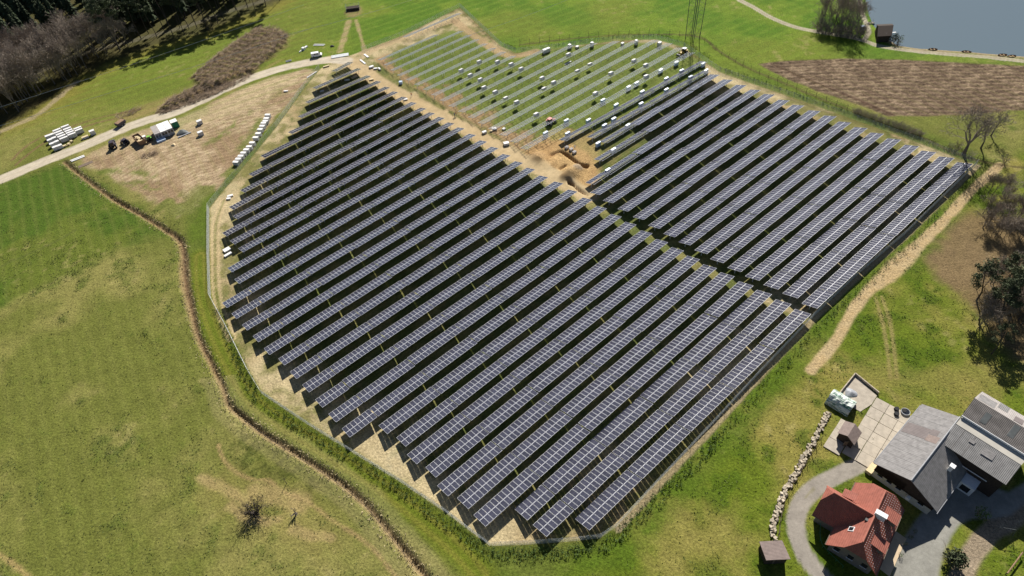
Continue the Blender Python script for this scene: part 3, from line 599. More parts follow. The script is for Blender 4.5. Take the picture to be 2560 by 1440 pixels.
# ================================================================== FENCES
def wire_mesh_panel():
    b = MB()
    for k in range(13): x = -1.25+k*2.5/12; b.tube((x, 0, 0.05), (x, 0, 2.0), 0.012, n=3, cap=False)
    for k in range(9): z = 0.06+k*1.94/8; b.tube((-1.25, 0, z), (1.25, 0, z), 0.012, n=3, cap=False)
    return b.mesh('wire_panel', M['steel'])
WIRE = wire_mesh_panel(); FPOST = MB().tube((0, 0, -0.2), (0, 0, 2.1), 0.035, n=5).mesh('post', M['steel'])
def mesh_fence(P, label):
    P = np.asarray(P); T = thing('mesh_fence', label, 'fence', (P[0][0], P[0][1], 0), 0, 'galvanised mesh fence round the solar field')
    o = P[0]
    for a, b in zip(P[:-1], P[1:]):
        L = float(np.hypot(*(b-a))); n = max(1, round(L/2.5)); rz = math.atan2(b[1]-a[1], b[0]-a[0])
        for k in range(n):
            c = a+(b-a)*((k+.5)/n); q = a+(b-a)*(k/n)
            w = put('wire_panel', WIRE, T, (c[0]-o[0], c[1]-o[1], gz(*c)), (0, 0, rz)); w.scale = (L/n/2.5, 1, 1)
            put('post', FPOST, T, (q[0]-o[0], q[1]-o[1], gz(*q)))
mesh_fence(PERIM[0:5], 'grey mesh fence from the top corner down to the curved far edge')
mesh_fence(PERIM[4:9], 'grey mesh fence behind the white crates along the far meadow')
mesh_fence(PERIM[8:15], 'grey mesh fence between the right field and the ploughed field')
mesh_fence(PERIM[14:24], 'grey mesh fence along the right side above the farm')
mesh_fence(PERIM[23:27], 'short grey mesh fence at the near tip of the field')
mesh_fence(PERIM[26:33], 'grey mesh fence along the lower left side above the ditch')
mesh_fence(PERIM[32:37], 'grey mesh fence on the left side by the wheel ruts')
mesh_fence(PERIM[36:42], 'grey mesh fence between the white crate row and the panels')
mesh_fence(np.array([PERIM[43], PERIM[44], PERIM[0]]), 'grey mesh fence behind the lone rack row at the top')
# wooden post fence round the ploughed field, each post its own part
WPOST = MB().tube((0, 0, -0.2), (0.03, 0.02, 1.5), 0.075, 0.06, n=5).mesh('post', M['oldwood'])
def post_fence(P, label, step=4.0, rail=True, h=1.0, name='post_fence', cat='fence'):
    P = np.asarray(P); o = P[0]; T = thing(name, label, cat, (o[0], o[1], 0)); carry = 0.0
    for a, b in zip(P[:-1], P[1:]):
        L = float(np.hypot(*(b-a))); s = carry
        while s < L:
            q = a+(b-a)*(s/L); w = put('post', WPOST, T, (q[0]-o[0], q[1]-o[1], gz(*q)), (random.gauss(0, .06), random.gauss(0, .06), 0)); w.scale = (1, 1, h*random.uniform(.85, 1.2)); s += step
        carry = s-L
    if rail:
        for z, nm in ((0.5, 'rail'), (1.0, 'rail')):
            b_ = MB()
            for a, b in zip(P[:-1], P[1:]): b_.tube((a[0]-o[0], a[1]-o[1], gz(*a)+z*h), (b[0]-o[0], b[1]-o[1], gz(*b)+z*h), 0.03, n=3, cap=False)
            b_.build(nm, M['oldwood'], T)
    return T
post_fence(smooth_line(W([(1300, 112), (1380, 102), (1450, 95), (1540, 88), (1640, 86), (1748, 92)]), 3), 'dark wooden post fence curving along the far meadow', 4.2, h=1.5)
post_fence(smooth_line(W([(1748, 92), (1800, 130), (1870, 170), (1960, 208), (2060, 250), (2140, 282)]), 3), 'dark wooden post fence beside the ploughed field', 4.0, h=1.2)
post_fence(smooth_line(W([(2300, 342), (2380, 380), (2440, 402), (2510, 415)]), 3), 'wooden post fence under the big bare tree', 4.5, h=1.2)
post_fence(smooth_line(W([(612, 1052), (700, 1115), (790, 1172), (850, 1212), (905, 1258), (950, 1308), (990, 1358), (1035, 1418)]), 3), 'dark post fence on the lower bank of the ditch', 7.0, h=1.1)
post_fence(W([(2052, 1098), (2020, 1150), (1990, 1200), (1962, 1250), (1950, 1300), (1945, 1345)]), 'green garden post fence beside the stone wall', 2.3, h=1.0)

# ================================================================== VEGETATION
RMIN = [0.045]
def grow(b, p, d, L, r, depth, maxd, rng, spread, up, sides):
    """recursive limb: bent segments, then forks"""
    p = np.array(p); d = d/np.linalg.norm(d); nseg = 2 if depth < 4 else 1; r = max(r, RMIN[0])
    for s in range(nseg):
        dd = d+rng.normal(0, 0.10+0.03*depth, 3)+np.array([0, 0, up*0.12]); dd /= np.linalg.norm(dd)
        q = p+dd*L/nseg; r2 = r*(0.82 if nseg == 2 else 0.55)
        b.tube(p, q, r, r2, n=5 if depth < 2 else 3, cap=False); p, r, d = q, r2, dd
        if depth >= 1 and depth < maxd and s == 0 and nseg == 2: grow(b, p, side_dir(d, rng, spread*1.2), L*0.6, r*0.5, depth+2, maxd, rng, spread, up, sides)
    if depth >= maxd: return
    for k in range(sides[min(depth, len(sides)-1)]):
        grow(b, p, side_dir(d, rng, spread), L*rng.uniform(0.58, 0.82), r*rng.uniform(0.5, 0.72), depth+1, maxd, rng, spread, up, sides)
def side_dir(d, rng, spread):
    t = rng.normal(0, 1, 3); t -= d*(t@d); t /= np.linalg.norm(t); a = rng.uniform(0.45, 1.15)*spread; return d*math.cos(a)+t*math.sin(a)
def bare_tree_meshes(seed, h, r, spread=0.62, maxd=5, sides=(3, 3, 3, 3, 2), trunk=0.34, up=1.0, tm='bark', cm='twig'):
    rng = np.random.default_rng(seed); t = MB(); p = np.zeros(3); p[2] = -0.2; d = np.array([rng.normal(0, .04), rng.normal(0, .04), 1.0]); L = h*trunk
    for s in range(4):
        q = p+d*L/4+rng.normal(0, .03*L/4, 3)*np.array([1, 1, 0]); t.tube(p, q, r*(1.15-.15*s), r*(1.0-.12*s), n=7, cap=False); p = q
    c = MB()
    for k in range(sides[0]+1): grow(c, p, side_dir(d, rng, spread*0.85) if k else d+rng.normal(0, .1, 3), h*0.26*rng.uniform(.8, 1.1), r*rng.uniform(.45, .6), 1, maxd, rng, spread, up, sides)
    return t.mesh('trunk', M[tm]), c.mesh('crown', M[cm])
def spruce_meshes(seed, h, r):
    rng = np.random.default_rng(seed); t = MB().tube((0, 0, -.2), (0, 0, h*.97), r, .03, n=6); c = MB(); z = h*rng.uniform(.10, .2)
    while z < h*0.985:
        f = 1-z/h; rad = (0.35+h*0.19*f**0.85)*rng.uniform(.82, 1.12); n = max(4, int(5+9*f)); a0 = rng.uniform(0, 6.28)
        for k in range(n):
            a = a0+6.283*k/n+rng.normal(0, .16); rr = rad*rng.uniform(.6, 1.12); w = rr*rng.uniform(.2, .34)+.08; dz = -rr*rng.uniform(.16, .42)
            ca, sa = math.cos(a), math.sin(a); rise = rr*.10
            P0 = (0, 0, z+.12); PL = (ca*rr*.55-sa*w, sa*rr*.55+ca*w, z+dz*.35+rise); PR = (ca*rr*.55+sa*w, sa*rr*.55-ca*w, z+dz*.35+rise); T = (ca*rr, sa*rr, z+dz); PM = (ca*rr*.55, sa*rr*.55, z+dz*.15+rise+.1)
            LL = (ca*rr*.5-sa*w*.6, sa*rr*.5+ca*w*.6, z+dz*.9-.25)
            c.add([P0, PL, T, PR, PM, LL], [(0, 1, 4), (0, 4, 3), (1, 2, 4), (4, 2, 3), (0, 5, 2)])
        z += (0.42+0.5*f)*h/22
    return t.mesh('trunk', M['darkbark']), c.mesh('crown', M['spruce'])
def leaf_cloud(b, c, rad, n, size, rng, flat=0.75):
    for _ in range(n):
        v = rng.normal(0, 1, 3); v /= np.linalg.norm(v); q = np.array(c)+v*np.array([rad, rad, rad*flat])*rng.uniform(.35, 1.0)
        a = rng.normal(0, 1, 3); a /= np.linalg.norm(a); e = np.cross(a, rng.normal(0, 1, 3)); e /= np.linalg.norm(e)+1e-9; s = size*rng.uniform(.6, 1.4)
        b.add([q-a*s, q+e*s*.6, q+a*s, q-e*s*.6], [(0, 1, 2, 3)])
def pine_meshes(seed, h, r, lean=0.15, start=0.5):
    rng = np.random.default_rng(seed); t = MB(); c = MB(); p = np.array([0, 0, -.2]); a = rng.uniform(0, 6.28); ld = np.array([math.cos(a), math.sin(a), 0])*lean; pts = [p]
    for s in range(8):
        q = p+np.array([0, 0, h/8])+ld*h/8*math.sin(s*.55)+rng.normal(0, .12, 3)*np.array([1, 1, 0]); t.tube(p, q, r*(1-s*.11), r*(1-(s+1)*.11), n=6, cap=False); p = q; pts.append(p)
    for k in range(17):
        f = rng.uniform(start, 1.0); i = min(int(f*8), 7); base = pts[i]+(pts[i+1]-pts[i])*(f*8-i); an = rng.uniform(0, 6.28); L = h*rng.uniform(.10, .26)*(1.25-f*.6)
        e = base+np.array([math.cos(an)*L, math.sin(an)*L, L*rng.uniform(-.05, .45)]); t.tube(base, e, r*.3, r*.08, n=4, cap=False); leaf_cloud(c, e, h*rng.uniform(.05, .09), 80, h*.013, rng, .55)
        leaf_cloud(c, base*.4+e*.6, h*.045, 34, h*.012, rng, .6)
    leaf_cloud(c, pts[-1], h*.07, 90, h*.013, rng, .7)
    return t.mesh('trunk', M['darkbark']), c.mesh('crown', M['pine'])
def shrub_meshes(seed, h, nst, leaves, lm='leaf', tm='twig', spread=.55, maxd=4):
    rng = np.random.default_rng(seed); t = MB()
    for k in range(nst):
        a = rng.uniform(0, 6.28); d = np.array([math.cos(a)*spread, math.sin(a)*spread, 1.0]); grow(t, (math.cos(a)*.15*h*rng.uniform(0, 1), math.sin(a)*.15*h*rng.uniform(0, 1), -.1), d, h*rng.uniform(.3, .45), h*.016+.008, 2, maxd, rng, .6, .6, (2, 2, 2, 2))
    c = MB()
    if leaves: leaf_cloud(c, (0, 0, h*.5), h*.45, leaves, h*.05, rng, .9)
    return t.mesh('stems', M[tm]), (c.mesh('foliage', M[lm]) if leaves else None)
PLANTED = {}
def order_labels():
    for g, lst in PLANTED.items():
        if len(lst) < 2 or len(lst) > 40: continue
        lst.sort(key=lambda o: (o.location.x*_rt[0]+o.location.y*_rt[1]+(o.location.z-CAM_H)*_rt[2])/(o.location.x*_fw[0]+o.location.y*_fw[1]+(o.location.z-CAM_H)*_fw[2]))
        for i, o in enumerate(lst): o['label'] = o['label']+f', {ordinal(i+1)} from the left'
def plant(meshes, names, name, label, cat, loc, group=None, s=1.0, rz=None):
    T = thing(name, label, cat, loc, random.uniform(0, 6.28) if rz is None else rz, group); T.scale = (s*random.uniform(.92, 1.08), s*random.uniform(.92, 1.08), s)
    for m_, n_ in zip(meshes, names):
        if m_: put(n_, m_, T)
    if group and 'forest' not in group.split()[-1] and 'forest edge' not in group and 'potted' not in group: PLANTED.setdefault(group, []).append(T)
    return T
SPR = [spruce_meshes(100+i, 22, .32) for i in range(4)]
TALL = [pine_meshes(200+i, 24, .22, .05, .58) for i in range(3)]
BARE = [bare_tree_meshes(300+i, 17, .22, spread=.55, maxd=6, sides=(4, 3, 3, 3, 2, 2), trunk=.26) for i in range(4)]
FW = FOREST
def in_poly(p, P):
    c = False; n = len(P)
    for i in range(n):
        a, b = P[i], P[(i+1) % n]
        if ((a[1] > p[1]) != (b[1] > p[1])) and p[0] < (b[0]-a[0])*(p[1]-a[1])/(b[1]-a[1])+a[0]: c = not c
    return c
def pd(p, L): # distance to a line
    d = 1e9
    for a, b in zip(L[:-1], L[1:]):
        ab = b-a; t = min(1, max(0, float((p-a)@ab/(ab@ab+1e-9)))); d = min(d, float(np.hypot(*(p-a-ab*t))))
    return d
FRONT = W([(-40, 300), (60, 262), (130, 222), (190, 178), (250, 150), (290, 130), (340, 100)])
def scatter(poly, n, gap, rng, avoid=None, ad=2.5):
    P = W(poly); lo, hi = P.min(0), P.max(0); out = []; tries = 0
    while len(out) < n and tries < 20000:
        tries += 1; p = np.array([rng.uniform(lo[0], hi[0]), rng.uniform(lo[1], hi[1])])
        if not in_poly(p, P) or (avoid is not None and pd(p, avoid) < ad) or any(np.hypot(*(p-q)) < gap for q in out): continue
        out.append(p)
    return out
rng = np.random.default_rng(5)
for p in scatter([(-260, 215), (-60, 190), (60, 158), (180, 118), (270, 82), (360, 62), (460, 42), (560, 12), (680, -30), (700, -80), (400, -130), (-400, -60)], 300, 2.7, rng, FTRACK, 2.4):
    plant(SPR[rng.integers(4)], ('trunk', 'crown'), 'spruce_tree', 'dark spruce standing in the forest at the top left', 'tree', (p[0], p[1], gz(*p)), 'spruces of the forest', rng.uniform(.75, 1.15))
for p in scatter([(-120, 330), (20, 292), (90, 262), (160, 214), (220, 168), (290, 132), (350, 104), (320, 82), (180, 112), (60, 155), (-120, 205)], 125, 2.0, rng, FTRACK, 1.5):
    plant(BARE[rng.integers(4)], ('trunk', 'crown'), 'bare_tree', 'leafless grey tree along the edge of the dark forest', 'tree', (p[0], p[1], gz(*p)), 'leafless trees of the forest edge', rng.uniform(.7, 1.1))
for px, py in ((287, 110), (313, 117), (353, 97), (372, 84), (410, 73), (432, 86), (450, 70), (473, 73), (493, 70), (513, 58), (530, 66), (547, 30), (560, 48), (590, 25), (620, 20), (575, 5), (650, -5), (500, 38), (690, -20), (300, 128), (332, 106), (392, 92), (420, 60), (462, 86), (485, 52), (520, 74), (545, 58), (570, 30), (600, 44), (625, 4), (640, 30), (665, 14), (612, -10), (700, 2)):
    p = GP(px, py); plant(TALL[rng.integers(3)], ('trunk', 'crown'), 'tall_pine', 'tall thin bare-trunked pine beside the forest track', 'tree', p, 'tall pines along the forest track', rng.uniform(.8, 1.05))
# grove at the lake
for px, py in ((2052, 62), (2068, 74), (2085, 66), (2098, 82), (2112, 70), (2126, 86), (2140, 72), (2062, 40), (2090, 45), (2120, 48), (2075, 20), (2105, 18)):
    plant(BARE[rng.integers(4)], ('trunk', 'crown'), 'bare_tree', 'leafless tree in the dense grove beside the lake track', 'tree', GP(px, py), 'leafless trees of the lake grove', rng.uniform(.6, .85))
RMIN[0] = 0.03; TH = [shrub_meshes(400+i, 4.5, 16, 0, maxd=6) for i in range(3)]
for px, py in ((2048, 78), (2060, 84), (2074, 86), (2090, 90), (2104, 92), (2120, 94), (2134, 94), (2146, 92), (2150, 80), (2055, 55), (2100, 60), (2130, 60)):
    plant(TH[rng.integers(3)], ('stems',), 'thicket_shrub', 'leafless shrub in the thicket under the lake grove', 'shrub', GP(px, py), 'shrubs of the lake thicket', rng.uniform(.9, 1.4))
LK = bare_tree_meshes(350, 13, .25, spread=.75, sides=(3, 3, 2, 2, 2)); plant(LK, ('trunk', 'crown'), 'bare_tree', 'leafless tree leaning out over the lake beside the grove', 'tree', GP(2143, 40))
sh = shrub_meshes(420, 4.5, 8, 260, 'pine'); plant(sh, ('stems', 'foliage'), 'shrub', 'bushy dark shrub at the corner of the boathouse', 'shrub', GP(2232, 106))
sh2 = shrub_meshes(421, 4.8, 10, 60); plant(sh2, ('stems', 'foliage'), 'shrub', 'pale twiggy shrub on the lake shore right of the boathouse', 'shrub', GP(2246, 108))
# trees on the right
RMIN[0] = 0.035; BIG = bare_tree_meshes(361, 17, .55, spread=.68, maxd=7, sides=(4, 3, 3, 3, 2, 2, 2), trunk=.24); plant(BIG, ('trunk', 'crown'), 'bare_tree', 'large spreading leafless tree behind the right end of the panels', 'tree', GP(2409, 387), rz=.4)
MID = bare_tree_meshes(362, 9.5, .28, spread=.7, maxd=6, sides=(3, 3, 3, 2, 2), trunk=.3); plant(MID, ('trunk', 'crown'), 'bare_tree', 'middle leafless tree of three in the green meadow', 'tree', GP(2452, 371))
SML = bare_tree_meshes(363, 8, .24, spread=.7, maxd=6, sides=(3, 3, 3, 2, 2), trunk=.35); plant(SML, ('trunk', 'crown'), 'bare_tree', 'smallest leafless tree in the green meadow, farthest from the fence', 'tree', GP(2477, 340))
RB = shrub_meshes(430, 3.6, 9, 40, 'twig', maxd=5); plant(RB, ('stems', 'foliage'), 'round_shrub', 'round leafless bush beside the fence right of the big tree', 'shrub', GP(2512, 408))
for i, (px, py) in enumerate(((2375, 372), (2388, 378), (2425, 392), (2395, 366))): plant(TH[i % 3], ('stems',), 'hedge_shrub', 'low leafless shrub in the hedge under the big bare tree', 'shrub', GP(px, py), 'shrubs under the big tree', .45)
for i in range(26):
    t_ = i/25; px = 2135+t_*165; py = 282+t_*58+rng.normal(0, 1.2); plant(TH[i % 3], ('stems',), 'hedge_shrub', 'twiggy shrub in the bare hedge along the ploughed field', 'shrub', GP(px, py), 'shrubs of the bare hedge', rng.uniform(.35, .5))
PIN = [pine_meshes(500+i, 15, .24, .45, .45) for i in range(4)]
for i, (px, py, s) in enumerate(((2441, 752, 1.0), (2456, 790, .95), (2474, 765, 1.05), (2496, 800, 1.0), (2518, 762, 1.1), (2545, 800, 1.0), (2478, 885, .62), (2590, 800, 1.0))):
    plant(PIN[i % 4], ('trunk', 'crown'), 'leaning_pine', ['dark pine with curved trunk in the right-hand clump', 'small dark pine standing below the right-hand pine clump'][i == 6], 'tree', GP(px, py), None if i == 6 else 'pines of the right-hand clump', s, rz=rng.uniform(-.6, .6))
for i in range(38):
    px = 2455+rng.uniform(0, 110); py = 455+rng.uniform(0, 120)+(px-2475)*.1; plant(BARE[i % 4], ('trunk', 'crown'), 'bare_sapling', 'leafless sapling in the thicket above the pines', 'tree', GP(px, py+20), 'saplings above the right-hand pines', rng.uniform(.28, .45))
for i in range(34):
    px = 2435+rng.uniform(0, 130); py = 690+rng.uniform(0, 140); plant(BARE[i % 4], ('trunk', 'crown'), 'bare_sapling', 'thin leafless sapling between the pine trunks', 'tree', GP(px, py), 'saplings between the pines', rng.uniform(.3, .5))
# lone bush and dead tree on the near slope, staked sapling
RMIN[0] = 0.018; LB = shrub_meshes(440, 4.2, 30, 160, 'darkbark', 'darkbark', maxd=6); plant(LB, ('stems', 'foliage'), 'thorn_bush', 'dark thorny bush on the sandy scar of the near slope', 'shrub', GP(640, 1284))
DT = bare_tree_meshes(441, 3.6, .28, spread=1.25, maxd=3, sides=(3, 2, 2), trunk=.22, up=-.4, cm='bark'); plant(DT, ('trunk', 'crown'), 'dead_tree', 'gnarled dead tree lying low beside the thorny bush', 'tree', GP(741, 1284))
YT = bare_tree_meshes(442, 3.0, .07, spread=.5, maxd=2, sides=(2, 2), trunk=.55); plant(YT, ('trunk', 'crown'), 'young_tree', 'tiny pale young tree on the slope above the thorny bush', 'tree', GP(717, 1208))
FB = shrub_meshes(450, 4.6, 14, 900, 'pine'); plant(FB, ('stems', 'foliage'), 'evergreen_shrub', 'round dark evergreen shrub at the edge of the asphalt yard', 'shrub', GP(2378, 1408))
GB = shrub_meshes(451, 3.4, 9, 200, 'leaf'); plant(GB, ('stems', 'foliage'), 'shrub', 'slim green shrub at the shaded corner of the yard', 'shrub', GP(2448, 1292))
# young hedge planted outside the mesh fence: hundreds of saplings, one mass
hb = MB(); hr = np.random.default_rng(77)
def hedge(line, n, w):
    P = W(line); seg = np.hypot(*np.diff(P, axis=0).T); cum = np.concatenate([[0], np.cumsum(seg)])
    for _ in range(n):
        s = hr.uniform(0, cum[-1]); i = int(np.searchsorted(cum, s))-1; i = max(0, min(i, len(P)-2)); q = P[i]+(P[i+1]-P[i])*((s-cum[i])/seg[i]); d_ = (P[i+1]-P[i])/seg[i]
        q = q+np.array([-d_[1], d_[0]])*hr.uniform(-w, w)+hr.normal(0, .2, 2); z = gz(*q); h = hr.uniform(.5, 1.3)
        hb.tube((q[0], q[1], z), (q[0]+hr.normal(0, .06), q[1]+hr.normal(0, .06), z+h), .02, .01, n=3, cap=False)
        leaf_cloud(hb, (q[0], q[1], z+h*.55), .22+.15*h, 7, .13, hr, 1.2)
hedge([(572, 850), (610, 930), (645, 1000), (760, 1075), (850, 1130), (1000, 1222), (1105, 1298), (1220, 1386)], 620, 1.3)
hedge([(1220, 1386), (1340, 1384), (1450, 1378), (1520, 1362), (1600, 1290), (1680, 1215), (1800, 1090)], 480, 1.2)
hedge([(1800, 1090), (1920, 960), (2050, 820), (2160, 715), (2280, 610), (2440, 440)], 380, 1.2)
hedge([(540, 770), (575, 850)], 60, .9); hedge([(1800, 172), (1880, 198), (2010, 244), (2170, 300), (2310, 352), (2430, 400)], 330, 1.0); hedge([(1260, 112), (1300, 124), (1390, 114), (1490, 100), (1570, 92), (1650, 90), (1720, 110), (1780, 150)], 240, .8)
tag(hb.build('hedge_saplings', M['leaf']), 'young leafy hedge saplings planted along the outside of the mesh fence', 'hedge', kind='stuff')
# dry reeds along the ditch
db = MB(); P = DITCH; seg = np.hypot(*np.diff(P, axis=0).T); cum = np.concatenate([[0], np.cumsum(seg)])
for _ in range(3600):
    s = hr.uniform(0, cum[-1]); i = max(0, min(int(np.searchsorted(cum, s))-1, len(P)-2)); q = P[i]+(P[i+1]-P[i])*((s-cum[i])/seg[i]); d_ = (P[i+1]-P[i])/seg[i]
    q = q+np.array([-d_[1], d_[0]])*hr.choice([-1, 1])*abs(hr.normal(1.1, .55)); z = gz(*q)-.05; h = hr.uniform(.2, .6); a = hr.uniform(0, 3.14); w = .12
    db.add([(q[0]-w*math.cos(a), q[1]-w*math.sin(a), z), (q[0]+w*math.cos(a), q[1]+w*math.sin(a), z), (q[0]+hr.normal(0, .25), q[1]+hr.normal(0, .25), z+h)], [(0, 1, 2)])
tag(db.build('dry_reeds', M['dryreed']), 'dry reeds and grass tufts lining the ditch', 'reeds', kind='stuff')
# grass tufts standing out of the near meadows
def tufts(n, poly, seed, keep):
    r_ = np.random.default_rng(seed); P = W(poly); lo, hi = P.min(0), P.max(0); q = np.stack([r_.uniform(lo[0], hi[0], n*2), r_.uniform(lo[1], hi[1], n*2)], 1)
    i = np.clip(np.searchsorted(XS, q[:, 0]), 1, NX-1); j = np.clip(np.searchsorted(YS, q[:, 1]), 1, NY-1); k = j*NX+i
    ok = keep[k] & (r_.random(len(q)) < 0.06+5*np.clip(n_c[k]*.6+n_b[k]*.4-.53, 0, 1)); q = q[ok][:n]; z = Z[k][ok][:n]; m_ = len(q); vs = np.zeros((m_, 9, 3), np.float32)
    for t in range(3):
        a = r_.uniform(0, 6.28, m_); w_ = r_.uniform(.06, .16, m_); h = r_.uniform(.06, .24, m_); c_, s_ = np.cos(a), np.sin(a)
        vs[:, t*3] = np.stack([q[:, 0]-c_*w_, q[:, 1]-s_*w_, z-.05], 1); vs[:, t*3+1] = np.stack([q[:, 0]+c_*w_, q[:, 1]+s_*w_, z-.05], 1); vs[:, t*3+2] = np.stack([q[:, 0]+r_.normal(0, .15, m_), q[:, 1]+r_.normal(0, .15, m_), z+h], 1)
    me = bpy.data.meshes.new('grass_tufts'); nv = m_*9; me.vertices.add(nv); me.vertices.foreach_set('co', vs.ravel()); me.loops.add(nv); me.loops.foreach_set('vertex_index', np.arange(nv, dtype=np.int32)); me.polygons.add(m_*3); me.polygons.foreach_set('loop_start', np.arange(0, nv, 3, dtype=np.int32)); me.update(calc_edges=True); return me
OPEN = (d_per > 6) & (d_road > 3) & (d_dr > 2.2) & (d_yd > .6) & (d_di > 1.2) & (d_rp > 1.6) & (d_f2 > 2) & (d_si > 1)
me_ = tufts(60000, [(-60, 430), (480, 560), (640, 1060), (1060, 1460), (-60, 1460)], 31, OPEN); me_.materials.append(pmat('meadow_tufts', (0.13, 0.16, 0.045), .95, .45, .35)); tag(put('grass_tufts', me_), 'grass tufts of the wide meadow left of the ditch', 'grass', kind='stuff')
me_ = tufts(36000, [(1480, 1400), (2300, 560), (2620, 560), (2620, 1460), (1480, 1460)], 32, OPEN & (d_sb > 0)); me_.materials.append(pmat('slope_tufts', (0.13, 0.17, 0.04), .95, .45, .35)); tag(put('grass_tufts', me_), 'grass tufts of the slope round the farm', 'grass', kind='stuff')
# heaps of cut branches
def brush(poly, n, label, seed):
    r_ = np.random.default_rng(seed); b = MB(); P = W(poly); lo, hi = P.min(0), P.max(0); k = 0
    while k < n:
        q = np.array([r_.uniform(lo[0], hi[0]), r_.uniform(lo[1], hi[1])])
        if not in_poly(q, P): continue
        k += 1; z = gz(*q); a = R(62)+r_.normal(0, .5); L = r_.uniform(1.0, 3.4); t_ = r_.uniform(.0, .35); e = np.array([math.cos(a)*L, math.sin(a)*L, L*math.sin(t_)])
        hump = 0.5+0.5*math.sin(q[0]*1.3+q[1]*.9)
        b.tube((q[0], q[1], z+hump*.7*r_.uniform(0, 1)), (q[0]+e[0], q[1]+e[1], z+e[2]+hump*.5), r_.uniform(.03, .09), .012, n=3, cap=False)
    return tag(b.build('brush_pile', M['drytwig']), label, 'brush pile', kind='stuff')
brush([(480, 195), (520, 160), (560, 128), (600, 100), (642, 74), (690, 74), (720, 92), (716, 112), (650, 165), (612, 205), (560, 220), (505, 220)], 5200, 'wide brown heaps of cut branches below the forest edge', 11)
brush([(388, 284), (420, 256), (480, 228), (560, 207), (590, 215), (520, 246), (440, 277), (400, 288)], 2200, 'long heap of cut branches along the gravel road', 12)
brush([(350, 392), (385, 380), (395, 388), (365, 398), (345, 396)], 90, 'loose boards and branches below the brown skip', 13)
brush([(285, 290), (330, 276), (360, 270), (330, 290), (295, 300)], 120, 'felled thin stems beside the dark trailer', 14)

# ================================================================== FARM
def frame(az):      # local axes: u along az, v to its right
    return np.array([math.sin(az), math.cos(az)]), np.array([math.cos(az), -math.sin(az)])
def local_root(name, label, cat, az, uc, vc):
    """a thing whose local +Y runs along az; returns root and a converter from plan (u,v,z) to local coordinates"""
    u, v = frame(az); o = u*uc+v*vc; T = thing(name, label, cat, (o[0], o[1], 0), -az)
    return T, (lambda uu, vv, z: (vv-vc, uu-uc, z))
# ---- red-roofed house
T, q = local_root('farmhouse', 'farmhouse with red tiled half-hipped roof and a cross wing', 'house', R(43.4), 74.7, 14.1)
T.location = (T.location.x+.95*math.sin(R(43.4))+.12*math.cos(R(43.4)), T.location.y+.95*math.cos(R(43.4))-.12*math.sin(R(43.4)), 0)
def prism_wall(b, pts, z0, z1, mi=0):
    n = len(pts); vs = [(p[0], p[1], z0) for p in pts]+[(p[0], p[1], z1) for p in pts]; b.add(vs, [(i, (i+1) % n, (i+1) % n+n, i+n) for i in range(n)], mi)
E0, RZ, HZ, WZ, WR = 3.2, 8.2, 5.95, 8.1, 74.85      # eave, ridge, hip, wing ridge height, wing ridge place
w = MB(); prism_wall(w, [q(68, 10.4, 0), q(81.6, 10.4, 0), q(81.6, 17.9, 0), q(68, 17.9, 0)], -.3, 3.9)
prism_wall(w, [q(71.8, 6.2, 0), q(77.9, 6.2, 0), q(77.9, 10.5, 0), q(71.8, 10.5, 0)], -.3, 3.95)
for uu in (68.0, 81.6): w.add([q(uu, 10.4, 3.85), q(uu, 17.9, 3.85), q(uu, 16.1, 5.85), q(uu, 12.25, 5.85)], [(0, 1, 2, 3)])
w.add([q(71.8, 6.2, 3.9), q(77.9, 6.2, 3.9), q(76.4, 6.2, 5.9), q(73.3, 6.2, 5.9)], [(0, 1, 2, 3)])
w.build('wall', M['housewall'], T)
nw = MB().slab([q(67, 9.6, E0), q(82.6, 9.6, E0), q(82.6, 12.15, HZ), q(80.9, 14.2, RZ), q(68.7, 14.2, RZ), q(67, 12.15, HZ)], .16).build('roof_slope', M['redtile'], T)
se = MB().slab([q(67, 18.75, E0), q(82.6, 18.75, E0), q(82.6, 16.25, HZ), q(80.9, 14.2, RZ), q(68.7, 14.2, RZ), q(67, 16.25, HZ)], .16).build('roof_slope', M['redtile'], T)
for a_, b_ in ((67, 68.7), (82.6, 80.9)): MB().slab([q(a_, 12.15, HZ), q(a_, 16.25, HZ), q(b_, 14.2, RZ)], .14).build('half_hip', M['redtile'], T)
MB().slab([q(71.0, 5.4, E0), q(71.0, 9.65, E0), q(WR, 14.1, WZ), q(WR, 6.8, WZ), q(73.2, 5.4, 6.0)], .16).build('wing_roof', M['redtile'], T)
MB().slab([q(78.7, 5.4, E0), q(78.7, 9.65, E0), q(WR, 14.1, WZ), q(WR, 6.8, WZ), q(76.5, 5.4, 6.0)], .16).build('wing_roof', M['redtile'], T)
MB().slab([q(73.2, 5.4, 6.0), q(76.5, 5.4, 6.0), q(WR, 6.8, WZ)], .14).build('half_hip', M['redtile'], T)
rc_ = MB(); rc_.tube(q(68.7, 14.2, RZ+.05), q(80.9, 14.2, RZ+.05), .13, n=6); rc_.tube(q(WR, 6.8, WZ+.05), q(WR, 13.9, WZ+.05), .12, n=6)
rc_.build('ridge_tiles', pmat('ridge_clay', (0.38, 0.14, 0.10), .8, .1), nw)
for (u0, v0, u1, v1) in ((67, 9.6, 82.6, 9.6), (67, 18.75, 82.6, 18.75), (71, 5.4, 71, 9.6)): MB().tube(q(u0, v0+(-.08 if v0 < 14 else .08), E0-.05), q(u1, v1+(-.08 if v0 < 14 else .08), E0-.05), .09, n=5).build('gutter', M['oldwood'], T)
